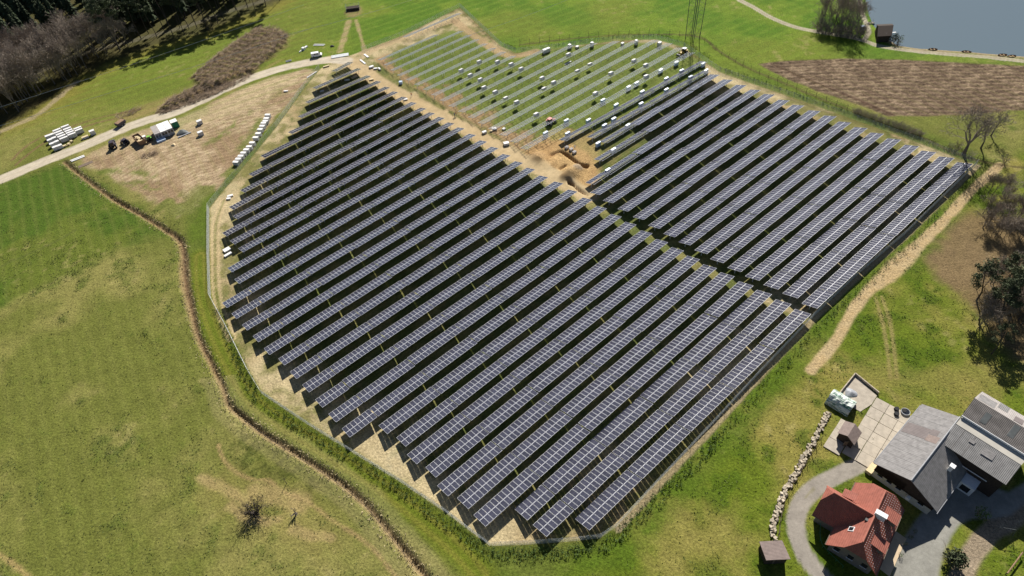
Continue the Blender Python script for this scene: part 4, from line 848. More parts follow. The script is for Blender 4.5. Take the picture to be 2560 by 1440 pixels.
# snow guards: little hooks in rows on the sunless slope
sg_ = MB()
for i in range(9):
    f = .1+i*.095; z = E0+(RZ-E0)*f; vv = 18.75-4.55*f
    for k in range(30):
        uu = 67.4+k*.5+(i % 2)*.25
        if (f > .55 and (uu < 67+(f-.55)*4 or uu > 82.5-(f-.55)*4)): continue
        sg_.box(q(uu, vv, z+.06), (.05, .09, .06))
sg_.build('snow_guards', M['alu'], se)
MB().box(q(75.4, 15.0, 8.2), (1.9, .8, 1.5)).box(q(75.4, 15.0, 9.0), (2.05, .95, .14)).build('chimney', M['white'], se)
sk = MB().box((0, 0, 0), (1.1, 1.0, .12)).build('skylight', [M['white']], nw); sk.location = q(71.2, 12.0, 5.9); sk.rotation_euler = (0, -R(47), 0)
MB().box((0, 0, .07), (.85, .75, .04)).build('pane', M['glassdark'], sk)
MB().box(q(73.6, 13.4, 7.5), (.5, .5, .35)).build('roof_vent', M['darksteel'], nw)
for u0 in (77.9, 71.4):     # dormers on the sunless slope
    d_ = MB(); d_.add([q(u0-1, 15.9, 5.2), q(u0+1, 15.9, 5.2), q(u0+1, 18.0, 4.5), q(u0-1, 18.0, 4.5), q(u0-1, 18.0, 6.0), q(u0+1, 18.0, 6.0)], [(2, 3, 4, 5), (0, 3, 4), (1, 2, 5)]); dd = d_.build('dormer', M['housewall'], T)
    MB().slab([q(u0-1.25, 15.6, 6.7), q(u0+1.25, 15.6, 6.7), q(u0+1.25, 18.35, 5.95), q(u0-1.25, 18.35, 5.95)], .12).build('dormer_roof', M['redtile'], dd)
    MB().box(q(u0, 18.03, 5.4), (.06, 1.1, .8)).build('window', M['glassdark'], dd)
dn = MB().box(q(77.3, 9.2, 5.2), (1.7, 1.4, 1.9)).build('dormer', M['darktimber'], T)
MB().slab([q(76.4, 8.2, 6.2), q(78.2, 8.2, 6.2), q(78.2, 10.6, 6.7), q(76.4, 10.6, 6.7)], .12).build('dormer_roof', M['redtile'], dn)
for vv in (11.6, 14.1, 16.6):
    wi = MB().box(q(67.96, vv, 2.2), (1.0, .1, 1.2)).build('window', M['glassdark'], T); MB().box(q(67.92, vv, 1.55), (1.2, .2, .08)).build('sill', M['white'], wi)
for uu in (70.2, 73.5, 77.0, 80.0):
    wi = MB().box(q(uu, 17.93, 2.2), (.1, 1.0, 1.2)).build('window', M['glassdark'], T); MB().box(q(uu, 17.98, 1.55), (.2, 1.2, .08)).build('sill', M['white'], wi)
dr = MB().box(q(75.2, 17.94, 1.2), (.12, 1.1, 2.2)).build('door', M['oldwood'], T); MB().box(q(74.8, 18.02, 1.1), (.06, .06, .15)).build('handle', M['steel'], dr)
pt = MB().slab([q(70.5, 18.2, .06), q(79.5, 18.2, .06), q(79.0, 21.4, .06), q(70.0, 21.2, .06)], .1); tag(pt.build('patio', M['patio']), kind='structure'); bpy.data.objects['patio'].location = T.location; bpy.data.objects['patio'].rotation_euler = T.rotation_euler
# terrace wall and hand rail on the sunless side
rl = thing('garden_railing', 'thin green railing curving round the shaded side of the farmhouse', 'railing', (0, 0, 0)); P = smooth_line(W([(2048, 1312), (2047, 1345), (2055, 1370), (2078, 1395), (2105, 1420)]), 3)
rb = MB()
for a, c_ in zip(P[:-1], P[1:]): rb.tube((a[0], a[1], gz(*a)+1.0), (c_[0], c_[1], gz(*c_)+1.0), .035, n=4)
rb.build('rail', M['green'], rl)
for p_ in P[::2]: MB().tube((p_[0], p_[1], gz(*p_)), (p_[0], p_[1], gz(*p_)+1.0), .03, n=4).build('post', M['green'], rl)
# ---- grey barn
AZB = R(53.0); T, q = local_root('barn', 'large barn with grey sheet roof beside the red-roofed house', 'barn', AZB, 97.5, 2.6)
w = MB(); prism_wall(w, [q(89.8, -3.2, 0), q(107.5, -3.2, 0), q(107.5, 8.2, 0), q(89.8, 8.2, 0)], -.4, 2.9); w.build('plaster_wall', M['plaster'], T)
EN, RB_, ES = 5.2, 8.3, 3.1
w = MB(); prism_wall(w, [q(89.2, -3.3, 0), q(107.6, -3.3, 0), q(107.6, 2.6, 0), q(89.2, 2.6, 0)], 2.9, 5.35); prism_wall(w, [q(89.2, 2.6, 0), q(107.6, 2.6, 0), q(107.6, 8.3, 0), q(89.2, 8.3, 0)], 2.9, 3.5)
for uu in (89.2, 107.6): w.add([q(uu, -3.3, 2.9), q(uu, 8.3, 2.9), q(uu, 8.3, 3.5), q(uu, 2.6, 8.1), q(uu, -3.3, 5.35)], [(0, 1, 2, 3, 4)])
w.add([q(89.2, -3.3, 2.9), q(89.2, 8.3, 2.9), q(89.9, 8.3, 2.9), q(89.9, -3.3, 2.9)], [(0, 1, 2, 3)]); w.build('timber_wall', M['darktimber'], T)
r1 = MB().slab([q(89.0, -4.0, EN), q(109.0, -4.0, EN), q(108.6, 2.65, RB_), q(88.4, 2.65, RB_)], .15).build('roof_slope', M['barnroof'], T)
r2 = MB().slab([q(89.5, 9.15, ES), q(108.6, 9.15, ES), q(108.6, 2.65, RB_), q(88.4, 2.65, RB_)], .15).build('roof_slope', M['barnroof'], T)
def on(uu, vv): return EN+(RB_-EN)*(vv+4.0)/6.65+.03
for (u0, u1, v0, v1, mt) in ((99.6, 102.7, -3.9, .2, 'brownpatch'), (99.4, 101.3, .25, 2.2, 'shingle'), (101.4, 103.0, .25, 1.6, 'brownpatch')):
    MB().slab([q(u0, v0, on(u0, v0)), q(u1, v0, on(u1, v0)), q(u1, v1, on(u1, v1)), q(u0, v1, on(u0, v1))], .02).build('roof_sheet', M[mt], r1)
for i in range(1, 10):      # seams between sheet courses
    MB().slab([q(89+i*2.0, -4.0, EN+.03), q(89.08+i*2.0, -4.0, EN+.03), q(88.48+i*2.02, 2.65, RB_+.02), q(88.4+i*2.02, 2.65, RB_+.02)], .02).build('roof_seam', M['barnroof'], r1)
MB().tube(q(88.4, 2.65, RB_+.05), q(108.6, 2.65, RB_+.05), .12, n=6).build('ridge_cap', M['greysteel'], r1)
for vv, zz in ((-4.08, EN), (9.23, ES)): MB().tube(q(89.2, vv, zz-.1), q(108.5, vv, zz-.1), .08, n=5).build('gutter', M['greysteel'], T)
cf = MB().box(q(98.0, 6.6, 6.1), (.7, .7, 1.6)).box(q(98.0, 6.6, 6.95), (.95, .95, .14)).build('chimney', M['white'], r2)
for vv in (-1.9, .0, 1.9, 6.3):
    wi = MB().box(q(89.76, vv, 1.9), (1.0, .12, .6)).build('window', M['glassdark'], T); MB().box(q(89.7, vv, 1.5), (1.2, .2, .08)).build('sill', M['white'], wi)
MB().tube(q(89.6, 4.1, 1.8), q(88.9, 4.1, 1.8), .42, n=10).build('extractor_fan', M['white'], T)
MB().box(q(93.0, 8.3, 1.3), (.12, 2.2, 2.5)).build('door', M['oldwood'], T)
tag(MB().box((0, 0, .45), (2.6, 1.2, .9)).build('firewood_stack', M['cream']), 'pale stacked firewood at the gable corner of the barn', 'firewood'); bpy.data.objects['firewood_stack'].location = tuple(GP(2176, 1175)); bpy.data.objects['firewood_stack'].rotation_euler = (0, 0, R(37))
# ---- long stable block at the right with stepped roofs
T, q = local_root('stable', 'long stable with stepped corrugated roofs at the right edge', 'barn', AZB, 108.5, 10)
V0, V1 = 2.6, 17.0
w = MB(); prism_wall(w, [q(101.9, V0+.4, 0), q(115.3, V0+.4, 0), q(115.3, V1-2.3, 0), q(101.9, V1-2.3, 0)], -.4, 7.7); w.build('wall', M['darktimber'], T)
w = MB(); prism_wall(w, [q(108.1, V0+.5, 0), q(115.3, V0+.5, 0), q(115.3, V1-.4, 0), q(108.1, V1-.4, 0)], 7.7, 9.6); w.build('clerestory_wall', M['white'], T)
la = MB().slab([q(100.8, V0, 7.6), q(100.6, V1-2.1, 7.6), q(105.7, V1-2.0, 8.8), q(106.1, V0+.2, 8.8)], .12).build('lean_to_roof', M['corrug'], T)
MB().slab([q(106, V0+.2, 8.85), q(105.7, V1-2.0, 8.85), q(108, V1-1.8, 9.3), q(108.4, V0+.3, 9.3)], .1).build('cream_roof', M['creamroof'], T)
ma = MB().slab([q(108.1, V0+.1, 9.75), q(107.7, V1, 9.75), q(112.1, V1+.2, 11.2), q(112.4, V0, 11.2)], .14).build('roof_slope', M['corrug2'], T)
mb_ = MB().slab([q(112.4, V0, 11.2), q(112.1, V1+.2, 11.2), q(115.9, V1, 10), q(116.2, V0+.4, 10)], .14).build('roof_slope', M['palepatch'], T)
MB().slab([q(108, V0+.1, 9.8), q(107.6, V1, 9.8), q(107.6, V1, 9.35), q(108, V0+.1, 9.35)], .1).build('fascia', M['white'], T)
for (u0, u1, v0, v1) in ((108.7, 111.1, 5.6, 6.7), (109.1, 111.9, 10.4, 11.5)):
    z = lambda uu: 9.75+1.45*(uu-108.0)/4.3+.05
    MB().slab([q(u0, v0, z(u0)), q(u1, v0, z(u1)), q(u1, v1, z(u1)), q(u0, v1, z(u0))], .02).build('roof_sheet', M['darksteel'], ma)
for (u0, u1, v0, v1, mt) in ((112.7, 115.1, 3.1, 6.2, 'barnroof'), (113.9, 116.0, 6.6, 8.4, 'corrug'), (112.6, 114.4, 9.8, 11.4, 'brownpatch'), (114.5, 116.0, 11.6, 13.2, 'barnroof')):
    z = lambda uu: 11.2-1.2*(uu-112.3)/3.8+.05
    MB().slab([q(u0, v0, z(u0)), q(u1, v0, z(u1)), q(u1, v1, z(u1)), q(u0, v1, z(u0))], .02).build('roof_sheet', M[mt], mb_)
for (u0, u1, v0, v1) in ((104.1, 104.9, 6.2, 7.2), (103.2, 104.9, 11.0, 8.8)):
    z = lambda uu: 8.85+.45*(uu-105.9)/2.3+.05
    MB().slab([q(u0, v0, z(u0)), q(u1, v0, z(u1)), q(u1, v1, z(u1)), q(u0, v1, z(u0))], .02).build('roof_sheet', M['barnroof'], la)
for k in range(1, 6): MB().slab([q(100.8, V0+k*2.05, 7.63), q(100.8, V0+k*2.05+.07, 7.63), q(106, V0+k*2.05+.07, 8.83), q(106, V0+k*2.05, 8.83)], .02).build('roof_seam', M['corrug2'], la)
po = MB(); po.add([q(101.9, 9.2, 0), q(101.9, 12.0, 0), q(99.3, 12.0, 0), q(99.3, 9.2, 0)]+[q(101.9, 9.2, 2.7), q(101.9, 12.0, 2.7), q(99.3, 12.0, 2.7), q(99.3, 9.2, 2.7)], [(4, 5, 6, 7), (0, 3, 7, 4), (1, 2, 6, 5), (2, 3, 7, 6)]); po = po.build('porch', M['white'], T)
MB().box(q(99.26, 10.6, 1.4), (1.6, .1, 1.6)).build('window', M['glassdark'], po)
MB().tube(q(101.7, 5.6, 4.0), q(101.7, 12.6, 4.0), .1, n=5).build('gutter', M['white'], T)
# ---- small shed by the slabs, hut by the garden wall, tarpaulin clamp
def shed(name, label, corners, zlow, zhigh, roofm, wallm, thick=.12):
    """mono or gable shed from roof corners a,b (low eave) c,d; gable when zhigh>zlow at ridge"""
    a, b_, c_, d_ = [np.array(x) for x in corners]; o = (a+b_+c_+d_)/4; T = thing(name, label, 'shed', (o[0], o[1], 0)); L = lambda p, z: (p[0]-o[0], p[1]-o[1], z)
    ins_ = lambda p: o+(p-o)*.86; w = MB(); prism_wall(w, [L(ins_(p), 0) for p in (a, b_, c_, d_)], -.3, zlow); m1 = (a+d_)/2; m2 = (b_+c_)/2
    if zhigh > zlow:
        for p, s_, m_ in ((a, d_, m1), (b_, c_, m2)): w.add([L(ins_(p), zlow), L(ins_(s_), zlow), L(ins_(m_), zhigh-.1)], [(0, 1, 2)])
        MB().slab([L(a, zlow), L(b_, zlow), L(m2, zhigh), L(m1, zhigh)], thick).build('roof_slope', M[roofm], T); MB().slab([L(d_, zlow), L(c_, zlow), L(m2, zhigh), L(m1, zhigh)], thick).build('roof_slope', M[roofm], T)
    else: MB().slab([L(a, zlow+.05), L(b_, zlow+.05), L(c_, zlow+.05), L(d_, zlow+.05)], thick).build('roof', M[roofm], T)
    w.build('wall', M[wallm], T); return T
g2 = lambda x, y, z: G(x, y, z)[:2]
t_ = shed('garden_shed', 'small gabled shed with purplish brown roof on the concrete yard', [g2(2094, 1082, 2.3), g2(2113, 1052, 2.3), g2(2155, 1082, 2.3), g2(2136, 1113, 2.3)], 2.3, 3.5, 'shingle', 'darktimber')
MB().box((-1.2, -1.7, 1.0), (.9, .1, 1.9)).build('door', M['oldwood'], t_)
t_ = shed('field_hut', 'wooden hut with pale shingle roof at the lower end of the stone wall', [g2(1898, 1354, 2.7), g2(1955, 1351, 2.7), g2(1977, 1397, 2.9), g2(1916, 1400, 2.9)], 2.7, 2.7, 'shingle', 'darktimber')
MB().box((0, -1.45, 1.0), (.9, .12, 1.9)).build('door', M['oldwood'], t_)
tp = thing('tarpaulin_shelter', 'arched shelter under a crumpled green and white tarpaulin', 'shelter', GP(2100, 1010), R(-49))
tm, tnt, tb = new_mat('crumpled_tarpaulin'); tn = tnt.nodes.new('ShaderNodeTexNoise'); tn.inputs['Scale'].default_value = 1.0; tn.inputs['Detail'].default_value = 5; tcd = tnt.nodes.new('ShaderNodeTexCoord'); tmp_ = tnt.nodes.new('ShaderNodeMapping'); tmp_.inputs['Scale'].default_value = (.35, 5, 5)
tnt.links.new(tcd.outputs['Object'], tmp_.inputs['Vector']); tnt.links.new(tmp_.outputs[0], tn.inputs['Vector']); trp = tnt.nodes.new('ShaderNodeValToRGB'); trp.color_ramp.elements[0].color = (.06, .16, .11, 1); trp.color_ramp.elements[0].position = .4; trp.color_ramp.elements[1].color = (.68, .72, .66, 1); trp.color_ramp.elements[1].position = .56
tnt.links.new(tn.outputs['Fac'], trp.inputs[0]); tnt.links.new(trp.outputs[0], tb.inputs['Base Color']); tb.inputs['Roughness'].default_value = .5
ab = MB(); na, nb_ = 14, 13; vs = []; tr = np.random.default_rng(3)
for i in range(nb_):
    for k in range(na+1):
        an = math.pi*k/na; rr_ = 2.15+tr.normal(0, .045)+.05*math.sin(i*1.9); vs.append((-2.6+5.2*i/(nb_-1)+tr.normal(0, .02), -math.cos(an)*rr_, max(0, math.sin(an)*rr_*1.12)))
ab.add(vs, [(i*(na+1)+k, i*(na+1)+k+1, (i+1)*(na+1)+k+1, (i+1)*(na+1)+k) for i in range(nb_-1) for k in range(na)]); ab.build('tarpaulin', tm, tp)
for x_ in (-2.4, 0, 2.4):
    hb_ = MB()
    for k in range(10): a0, a1 = math.pi*k/10, math.pi*(k+1)/10; hb_.tube((x_, -math.cos(a0)*2.05, math.sin(a0)*2.28), (x_, -math.cos(a1)*2.05, math.sin(a1)*2.28), .04, n=4, cap=False)
    hb_.build('hoop', M['steel'], tp)
# ---- concrete slabs of the farm yard
cy = bpy.data.objects.new('concrete_yard', None); COLL.objects.link(cy); tag(cy, kind='structure')
ox, oy = G(2118, 1140)[:2]; ua = (G(2214, 985)[:2]-np.array([ox, oy])); ua /= np.hypot(*ua); va = np.array([ua[1], -ua[0]])
cy.location = (ox, oy, 0); cy.rotation_euler = (0, 0, math.atan2(ua[1], ua[0]))
sr = np.random.default_rng(9)
for i in range(6):
    for j in range(4):
        if (i < 1 and j > 2): continue
        L_, W_ = 3.0, 2.9; x, y = i*L_+L_/2, -(j*W_+W_/2)+1.2
        put('slab', MB().box((0, 0, 0), (L_-.09, W_-.09, .22)).mesh('slab', M['slab']), cy, (x+sr.normal(0, .02), y+sr.normal(0, .02), .06+sr.normal(0, .012)), (0, 0, sr.normal(0, .006)))
for i in range(3):
    put('slab', MB().box((0, 0, 0), (2.9, 3.4, .2)).mesh('slab', M['slab']), cy, (1.4+i*3.0-1.0, 3.05, .05+sr.normal(0, .01)), (0, 0, sr.normal(0, .01)))
cp = MB().slab([(*G(x, y)[:2], .16) for x, y in ((2136, 938), (2192, 990), (2178, 1012), (2150, 1030), (2100, 1000), (2092, 990))], .35); tag(cp.build('manure_plate', M['slab']), kind='structure')
lw = MB()
for a, c_ in zip(W([(2092, 992), (2136, 937), (2195, 985)])[:-1], W([(2092, 992), (2136, 937), (2195, 985)])[1:]): lw.box(((a[0]+c_[0])/2, (a[1]+c_[1])/2, .35), (float(np.hypot(*(c_-a))), .22, .9), 0, math.atan2(c_[1]-a[1], c_[0]-a[0]))
tag(lw.build('yard_wall', M['stone']), 'low pale wall round the upper corner of the concrete plate', 'wall')
def pile(name, label, px, py, rad, h, mt, seed, cat='pile'):
    r_ = np.random.default_rng(seed); b = MB(); n, m_ = 14, 6; c = GP(px, py); vs = []
    for j in range(m_+1):
        f = j/m_
        for k in range(n): a = 6.283*k/n; rr_ = rad*f*(1+.16*math.sin(3*a+seed)+r_.normal(0, .05)); vs.append((rr_*math.cos(a), rr_*math.sin(a), h*(1-f**1.5)+(r_.normal(0, .05*h) if 0 < f < 1 else 0)-(.25 if f == 1 else 0)))
    b.add(vs, [(j*n+k, (j+1)*n+k, (j+1)*n+(k+1) % n, j*n+(k+1) % n) for j in range(m_) for k in range(n)]); o = b.build(name, M[mt], None, True); o.location = tuple(c); return tag(o, label, cat)
pile('scrap_heap', 'small heap of dark scrap behind the tarpaulin shelter', 2126, 984, 1.6, .8, 'greysteel', 3)
tw = thing('tyre_stack', 'dark tyres and tubs near the barn on the slabs', 'tyres', GP(2240, 1025))
for dx, dy in ((0, 0), (1.3, -.6), (-.6, -1.2)): o = MB().tube((dx, dy, .1), (dx, dy, .7), .55, .5, n=12).build('tyre', M['black'], tw)
st_ = thing('water_trough', 'round pale trough on the slabs beside the barn', 'trough', GP(2262, 1032)); MB().tube((0, 0, .1), (0, 0, .6), .9, .95, n=16).build('basin', M['greysteel'], st_); MB().tube((0, 0, .5), (0, 0, .62), .8, n=16).build('water', M['glassdark'], st_)
# ---- dry stone wall: each stone a piece
sw = thing('stone_wall', 'pale dry stone wall curving down beside the gravel drive', 'wall', GP(2062, 1040)); o_ = np.array(sw.location)
P = smooth_line(W([(2068, 1032), (2055, 1062), (2036, 1098), (2010, 1145), (1985, 1190), (1962, 1232), (1944, 1275), (1933, 1318), (1931, 1350)]), 4); seg = np.hypot(*np.diff(P, axis=0).T); cum = np.concatenate([[0], np.cumsum(seg)])
STN = []
for i in range(5):
    r_ = np.random.default_rng(40+i); b = MB().box((0, 0, 0), (1, 1, 1)); b.v = [tuple(np.array(v)*r_.uniform(.72, 1.1, 3)) for v in b.v]; STN.append(b.mesh('stone', M['stone']))
for k in range(230):
    s = cum[-1]*k/230; i = max(0, min(int(np.searchsorted(cum, s+1e-6))-1, len(P)-2)); q_ = P[i]+(P[i+1]-P[i])*((s-cum[i])/seg[i]); d_ = (P[i+1]-P[i])/seg[i]; q_ = q_+np.array([-d_[1], d_[0]])*sr.uniform(-.55, .55)
    o = put('stone', STN[k % 5], sw, (q_[0]-o_[0], q_[1]-o_[1], gz(*q_)-o_[2]+sr.uniform(.12, .4)), (sr.normal(0, .25), sr.normal(0, .25), sr.uniform(0, 6.28))); k_ = sr.uniform(.35, .72); o.scale = (k_, k_*sr.uniform(.7, 1), k_*sr.uniform(.6, .9))
# ---- rotary drying frame and red-brown beam at the bottom right
df = thing('drying_frame', 'dark metal frame standing over the farm track', 'frame', GP(2500, 1330))
for a, c_ in (((-1.6, 0, 0), (-1.2, 0, 2.6)), ((1.8, -1.0, 0), (1.3, -.8, 2.6)), ((-1.2, 0, 2.6), (1.3, -.8, 2.6)), ((-1.6, 1.2, 0), (-1.2, 0, 2.6)), ((1.8, .6, 0), (1.3, -.8, 2.6))): MB().tube(a, c_, .05, n=5).build('bar', M['darksteel'], df)
bm_ = thing('timber_beam', 'red-brown timber rail on posts at the lower right edge', 'railing', GP(2530, 1412)); e0 = GP(2550, 1386)-GP(2530, 1412); e1 = GP(2512, 1438)-GP(2530, 1412)
MB().tube((e0[0], e0[1], .95), (e1[0], e1[1], .95), .13, n=6).build('rail', M['rust'], bm_)
for f in (.05, .5, .95): p_ = e0+(e1-e0)*f; MB().tube((p_[0], p_[1], -.1), (p_[0], p_[1], 1.0), .09, n=6).build('post', M['oldwood'], bm_)
for i, (px, py) in enumerate(((2250, 1390), (2262, 1362), (2275, 1345), (2285, 1330))):
    pl_ = shrub_meshes(460+i, 1.2, 5, 90, 'leaf'); plant(pl_, ('stems', 'foliage'), 'potted_plant', 'small dark potted plant along the patio edge, '+ordinal(i+1)+' from the bottom', 'plant', GP(px, py), 'potted plants on the patio edge')

# ================================================================== BUILDING SITE
PAL_ = {}
def crate_meshes(sx, sy, sz, top='wrap', side='carton'):
    k = (sx, sy, sz, top, side)
    if k not in PAL_:
        p = MB()
        for y in (-.42, 0, .42): p.box((0, y*sy, .05), (sx, .12, .1))
        for i in range(5): p.box((-sx/2+.08+i*(sx-.16)/4, 0, .125), (.11, sy, .05))
        b = MB(); x, y = sx/2*.97, sy/2*.97; z0, z1 = .155, .155+sz
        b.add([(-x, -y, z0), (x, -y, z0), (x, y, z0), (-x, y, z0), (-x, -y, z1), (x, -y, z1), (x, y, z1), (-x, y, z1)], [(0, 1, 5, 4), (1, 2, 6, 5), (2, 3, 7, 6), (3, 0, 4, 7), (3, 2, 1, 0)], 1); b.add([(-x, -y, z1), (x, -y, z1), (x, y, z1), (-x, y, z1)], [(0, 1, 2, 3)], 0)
        s_ = MB()
        for f in (-.3, .3): s_.box((f*sx, 0, z1+.004), (.05, y*2+.01, .012)).box((f*sx, -y-.004, (z0+z1)/2), (.05, .01, sz)).box((f*sx, y+.004, (z0+z1)/2), (.05, .01, sz))
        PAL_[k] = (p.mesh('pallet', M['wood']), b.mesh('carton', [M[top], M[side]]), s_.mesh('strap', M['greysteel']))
    return PAL_[k]
def crate(px, py, label, rz=0.0, size=(1.75, 1.15, 1.25), group=None, top='wrap', side='carton', name='module_crate', cat='crate', dz=0.0):
    T = thing(name, label, cat, GP(px, py, dz), rz, group)
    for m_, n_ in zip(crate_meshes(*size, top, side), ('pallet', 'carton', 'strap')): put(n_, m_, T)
    return T
AZX = math.atan2(UR[1], UR[0])      # along the rows
# crates waiting between the bare racks: (x, y, where)
RC = [(1205, 163, 'highest crate of the left rack area'), (1160, 185, 'second crate from the lane side of the racks'), (1185, 198, 'crate in the slanting file of four, second from its top'), (1211, 210, 'crate with a torn wrap, third of the slanting file'), (1219, 229, 'crate fourth in the slanting file among the racks'),
      (1243, 238, 'last crate of the slanting file among the racks'), (1271, 252, 'low opened crate just below the slanting file'), (1296, 263, 'crate a row above the lane side of the racks'), (1252, 164, 'crate right of the highest left one'), (1288, 171, 'crate second right of the highest left one'), (1312, 182, 'crate third right of the highest left one'),
      (1362, 204, 'crate in the middle of the rack area, upper of two'), (1391, 215, 'crate in the middle of the rack area, lower of two'), (1366, 228, 'half-height crate below the middle pair'), (1349, 296, 'crate just above the red tractor'), (1433, 147, 'crate beside a white beam in the upper racks'),
      (1486, 169, 'crate right of the opened white box'), (1451, 184, 'opened white box with a dark side'), (1575, 153, 'upper of two crates in the right rack area'), (1602, 163, 'lower of two crates in the right rack area'), (1541, 195, 'crate left of the lower right rack rows'), (1605, 192, 'crate next to the last empty row'), (1499, 244, 'crate above the half-filled rows')]
RTH = math.atan2(-UR[1], -UR[0])
def on_rack(T, x, y):
    """set a crate down on the rails of the rack row nearest to the surveyed spot"""
    p = G(x, y, PZ+.1)[:2]; k = round((off0-(NRM@p-PC))/pitch_r); k = max(k, 3); t_ = float(UR@p); c = NRM*(off0-k*pitch_r+PC)+UR*t_
    T.location = (c[0], c[1], PZ+.04); T.rotation_euler = (TILT*.9, 0, RTH+random.gauss(0, .04))
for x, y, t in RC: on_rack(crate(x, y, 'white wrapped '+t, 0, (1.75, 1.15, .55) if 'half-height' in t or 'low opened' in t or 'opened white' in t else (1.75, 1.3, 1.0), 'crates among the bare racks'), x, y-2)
for i, (x, y, t) in enumerate(((1366, 131, 'large double crate at the curved far edge'), (1424, 121, 'tall white crate left on the far edge'), (1443, 120, 'small open crate on the far edge'), (1480, 117, 'tall white crate between racks and far fence'), (1556, 113, 'greyish small crate by the far fence'), (1590, 112, 'upright white crate by the far fence, second from right'), (1648, 116, 'upright white crate nearest the far right corner'))):
    crate(x, y, 'white '+t if 'white' not in t else t, AZX+random.gauss(0, .1), [(3.4, 1.2, 1.5), (1.2, 1.2, 1.6), (1.3, 1.1, .7), (1.2, 1.2, 1.8), (1.3, 1.0, .9), (1.1, 1.1, 1.9), (1.6, 1.2, 1.7)][i], 'crates along the far fence')
# packs standing at the half-filled rows, reflected sky blue painted into their wrap
BP = {'first unfinished row from the racks': [(1757, 167), (1703, 184), (1665, 204), (1605, 237), (1540, 270), (1471, 308), (1419, 341)], 'second unfinished row from the racks': [(1764, 184), (1725, 200), (1665, 232), (1602, 267), (1534, 305), (1511, 321)],
      'third unfinished row from the racks': [(1569, 321), (1495, 366)], 'fourth unfinished row from the racks': [(1533, 382)], 'fifth unfinished row from the racks': [(1519, 433)], 'last empty rack row': [(1690, 164), (1651, 183), (1591, 215), (1571, 225), (1507, 258), (1416, 309), (1364, 340)]}
for rown, pts in BP.items():
    for i, (x, y) in enumerate(pts): crate(x, y, f'sky-tinted wrapped module pack, {ordinal(i+1)} from the top, {rown}' if len(pts) > 1 else f'single sky-tinted wrapped module pack at the {rown}', AZX, (2.0, .8, 1.45), 'sky-tinted module packs at the half-filled rows', 'blue_and_skytint', 'blue_and_skytint', 'module_pack', 'module pack')
# the file of crates below the green strip
FL = [(572, 72), (548, 140), (528, 195), (492, 232), (465, 295), (425, 362), (385, 442), (335, 525), (265, 625), (205, 705), (150, 768), (90, 830), (40, 895), (-10, 955), (-60, 1015)]
fd = G(590, 412)[:2]-G(672, 290)[:2]; frz = math.atan2(fd[1], fd[0])
for i, (x, y) in enumerate(FL): crate(600+x/8, 280+y/8+5, f'white wrapped crate, {ordinal(i+1)} from the top of the long file by the fence', frz+R(90)+random.gauss(0, .04), (2.1, 1.15, 1.2), 'long file of crates by the fence')
# crates stored by the gravel road
def z8(x, y): return 100+x/8.727, 270+y/8.727+5
rd = G(240, 350)[:2]-G(150, 385)[:2]; rrz = math.atan2(rd[1], rd[0])
ST_ = [('first stack row from the left', [(205, 630), (250, 712), (300, 795), (362, 868)], (1.7, 1.3, 1.3)), ('second stack row from the left', [(295, 595), (345, 668), (402, 750), (465, 832)], (1.7, 1.3, 1.3)),
       ('third stack row from the left', [(412, 505), (445, 550), (485, 597), (520, 640), (562, 680)], (2.9, 1.0, 1.5)), ('fourth stack row from the left', [(590, 425), (640, 478), (672, 520), (702, 560), (738, 598)], (2.9, 1.0, 1.5)), ('fifth stack row from the left', [(865, 465), (892, 505)], (2.8, 1.0, 1.5))]
for nm, pts, sz in ST_:
    for i, (x, y) in enumerate(pts): crate(*z8(x, y), f'white crate, {ordinal(i+1)} from the top, {nm} by the road', rrz+random.gauss(0, .02), sz, 'crates stored beside the gravel road')
crate(*z8(1170, 530), 'lone white crate right of the stored stacks by the road', rrz, (1.9, 1.4, 1.6)); crate(*z8(1000, 615), 'low cream crate between the stored stacks and the road', rrz, (2.4, 1.1, .7), top='cream')
for i, (x, y) in enumerate(((555, 800), (640, 760), (700, 700))): crate(*z8(x, y), f'small cream box, {ordinal(i+1)} of three at the foot of the stored stacks', rrz+i, (1.1, .8, .5), 'small boxes by the stored stacks', 'cream', 'cream')
for i, (x, y) in enumerate(((501, 310), (503.5, 338))): crate(x, y, ['upper', 'lower'][i]+' white crate standing alone right of the site containers', rrz, (1.9, 1.4, 1.4))
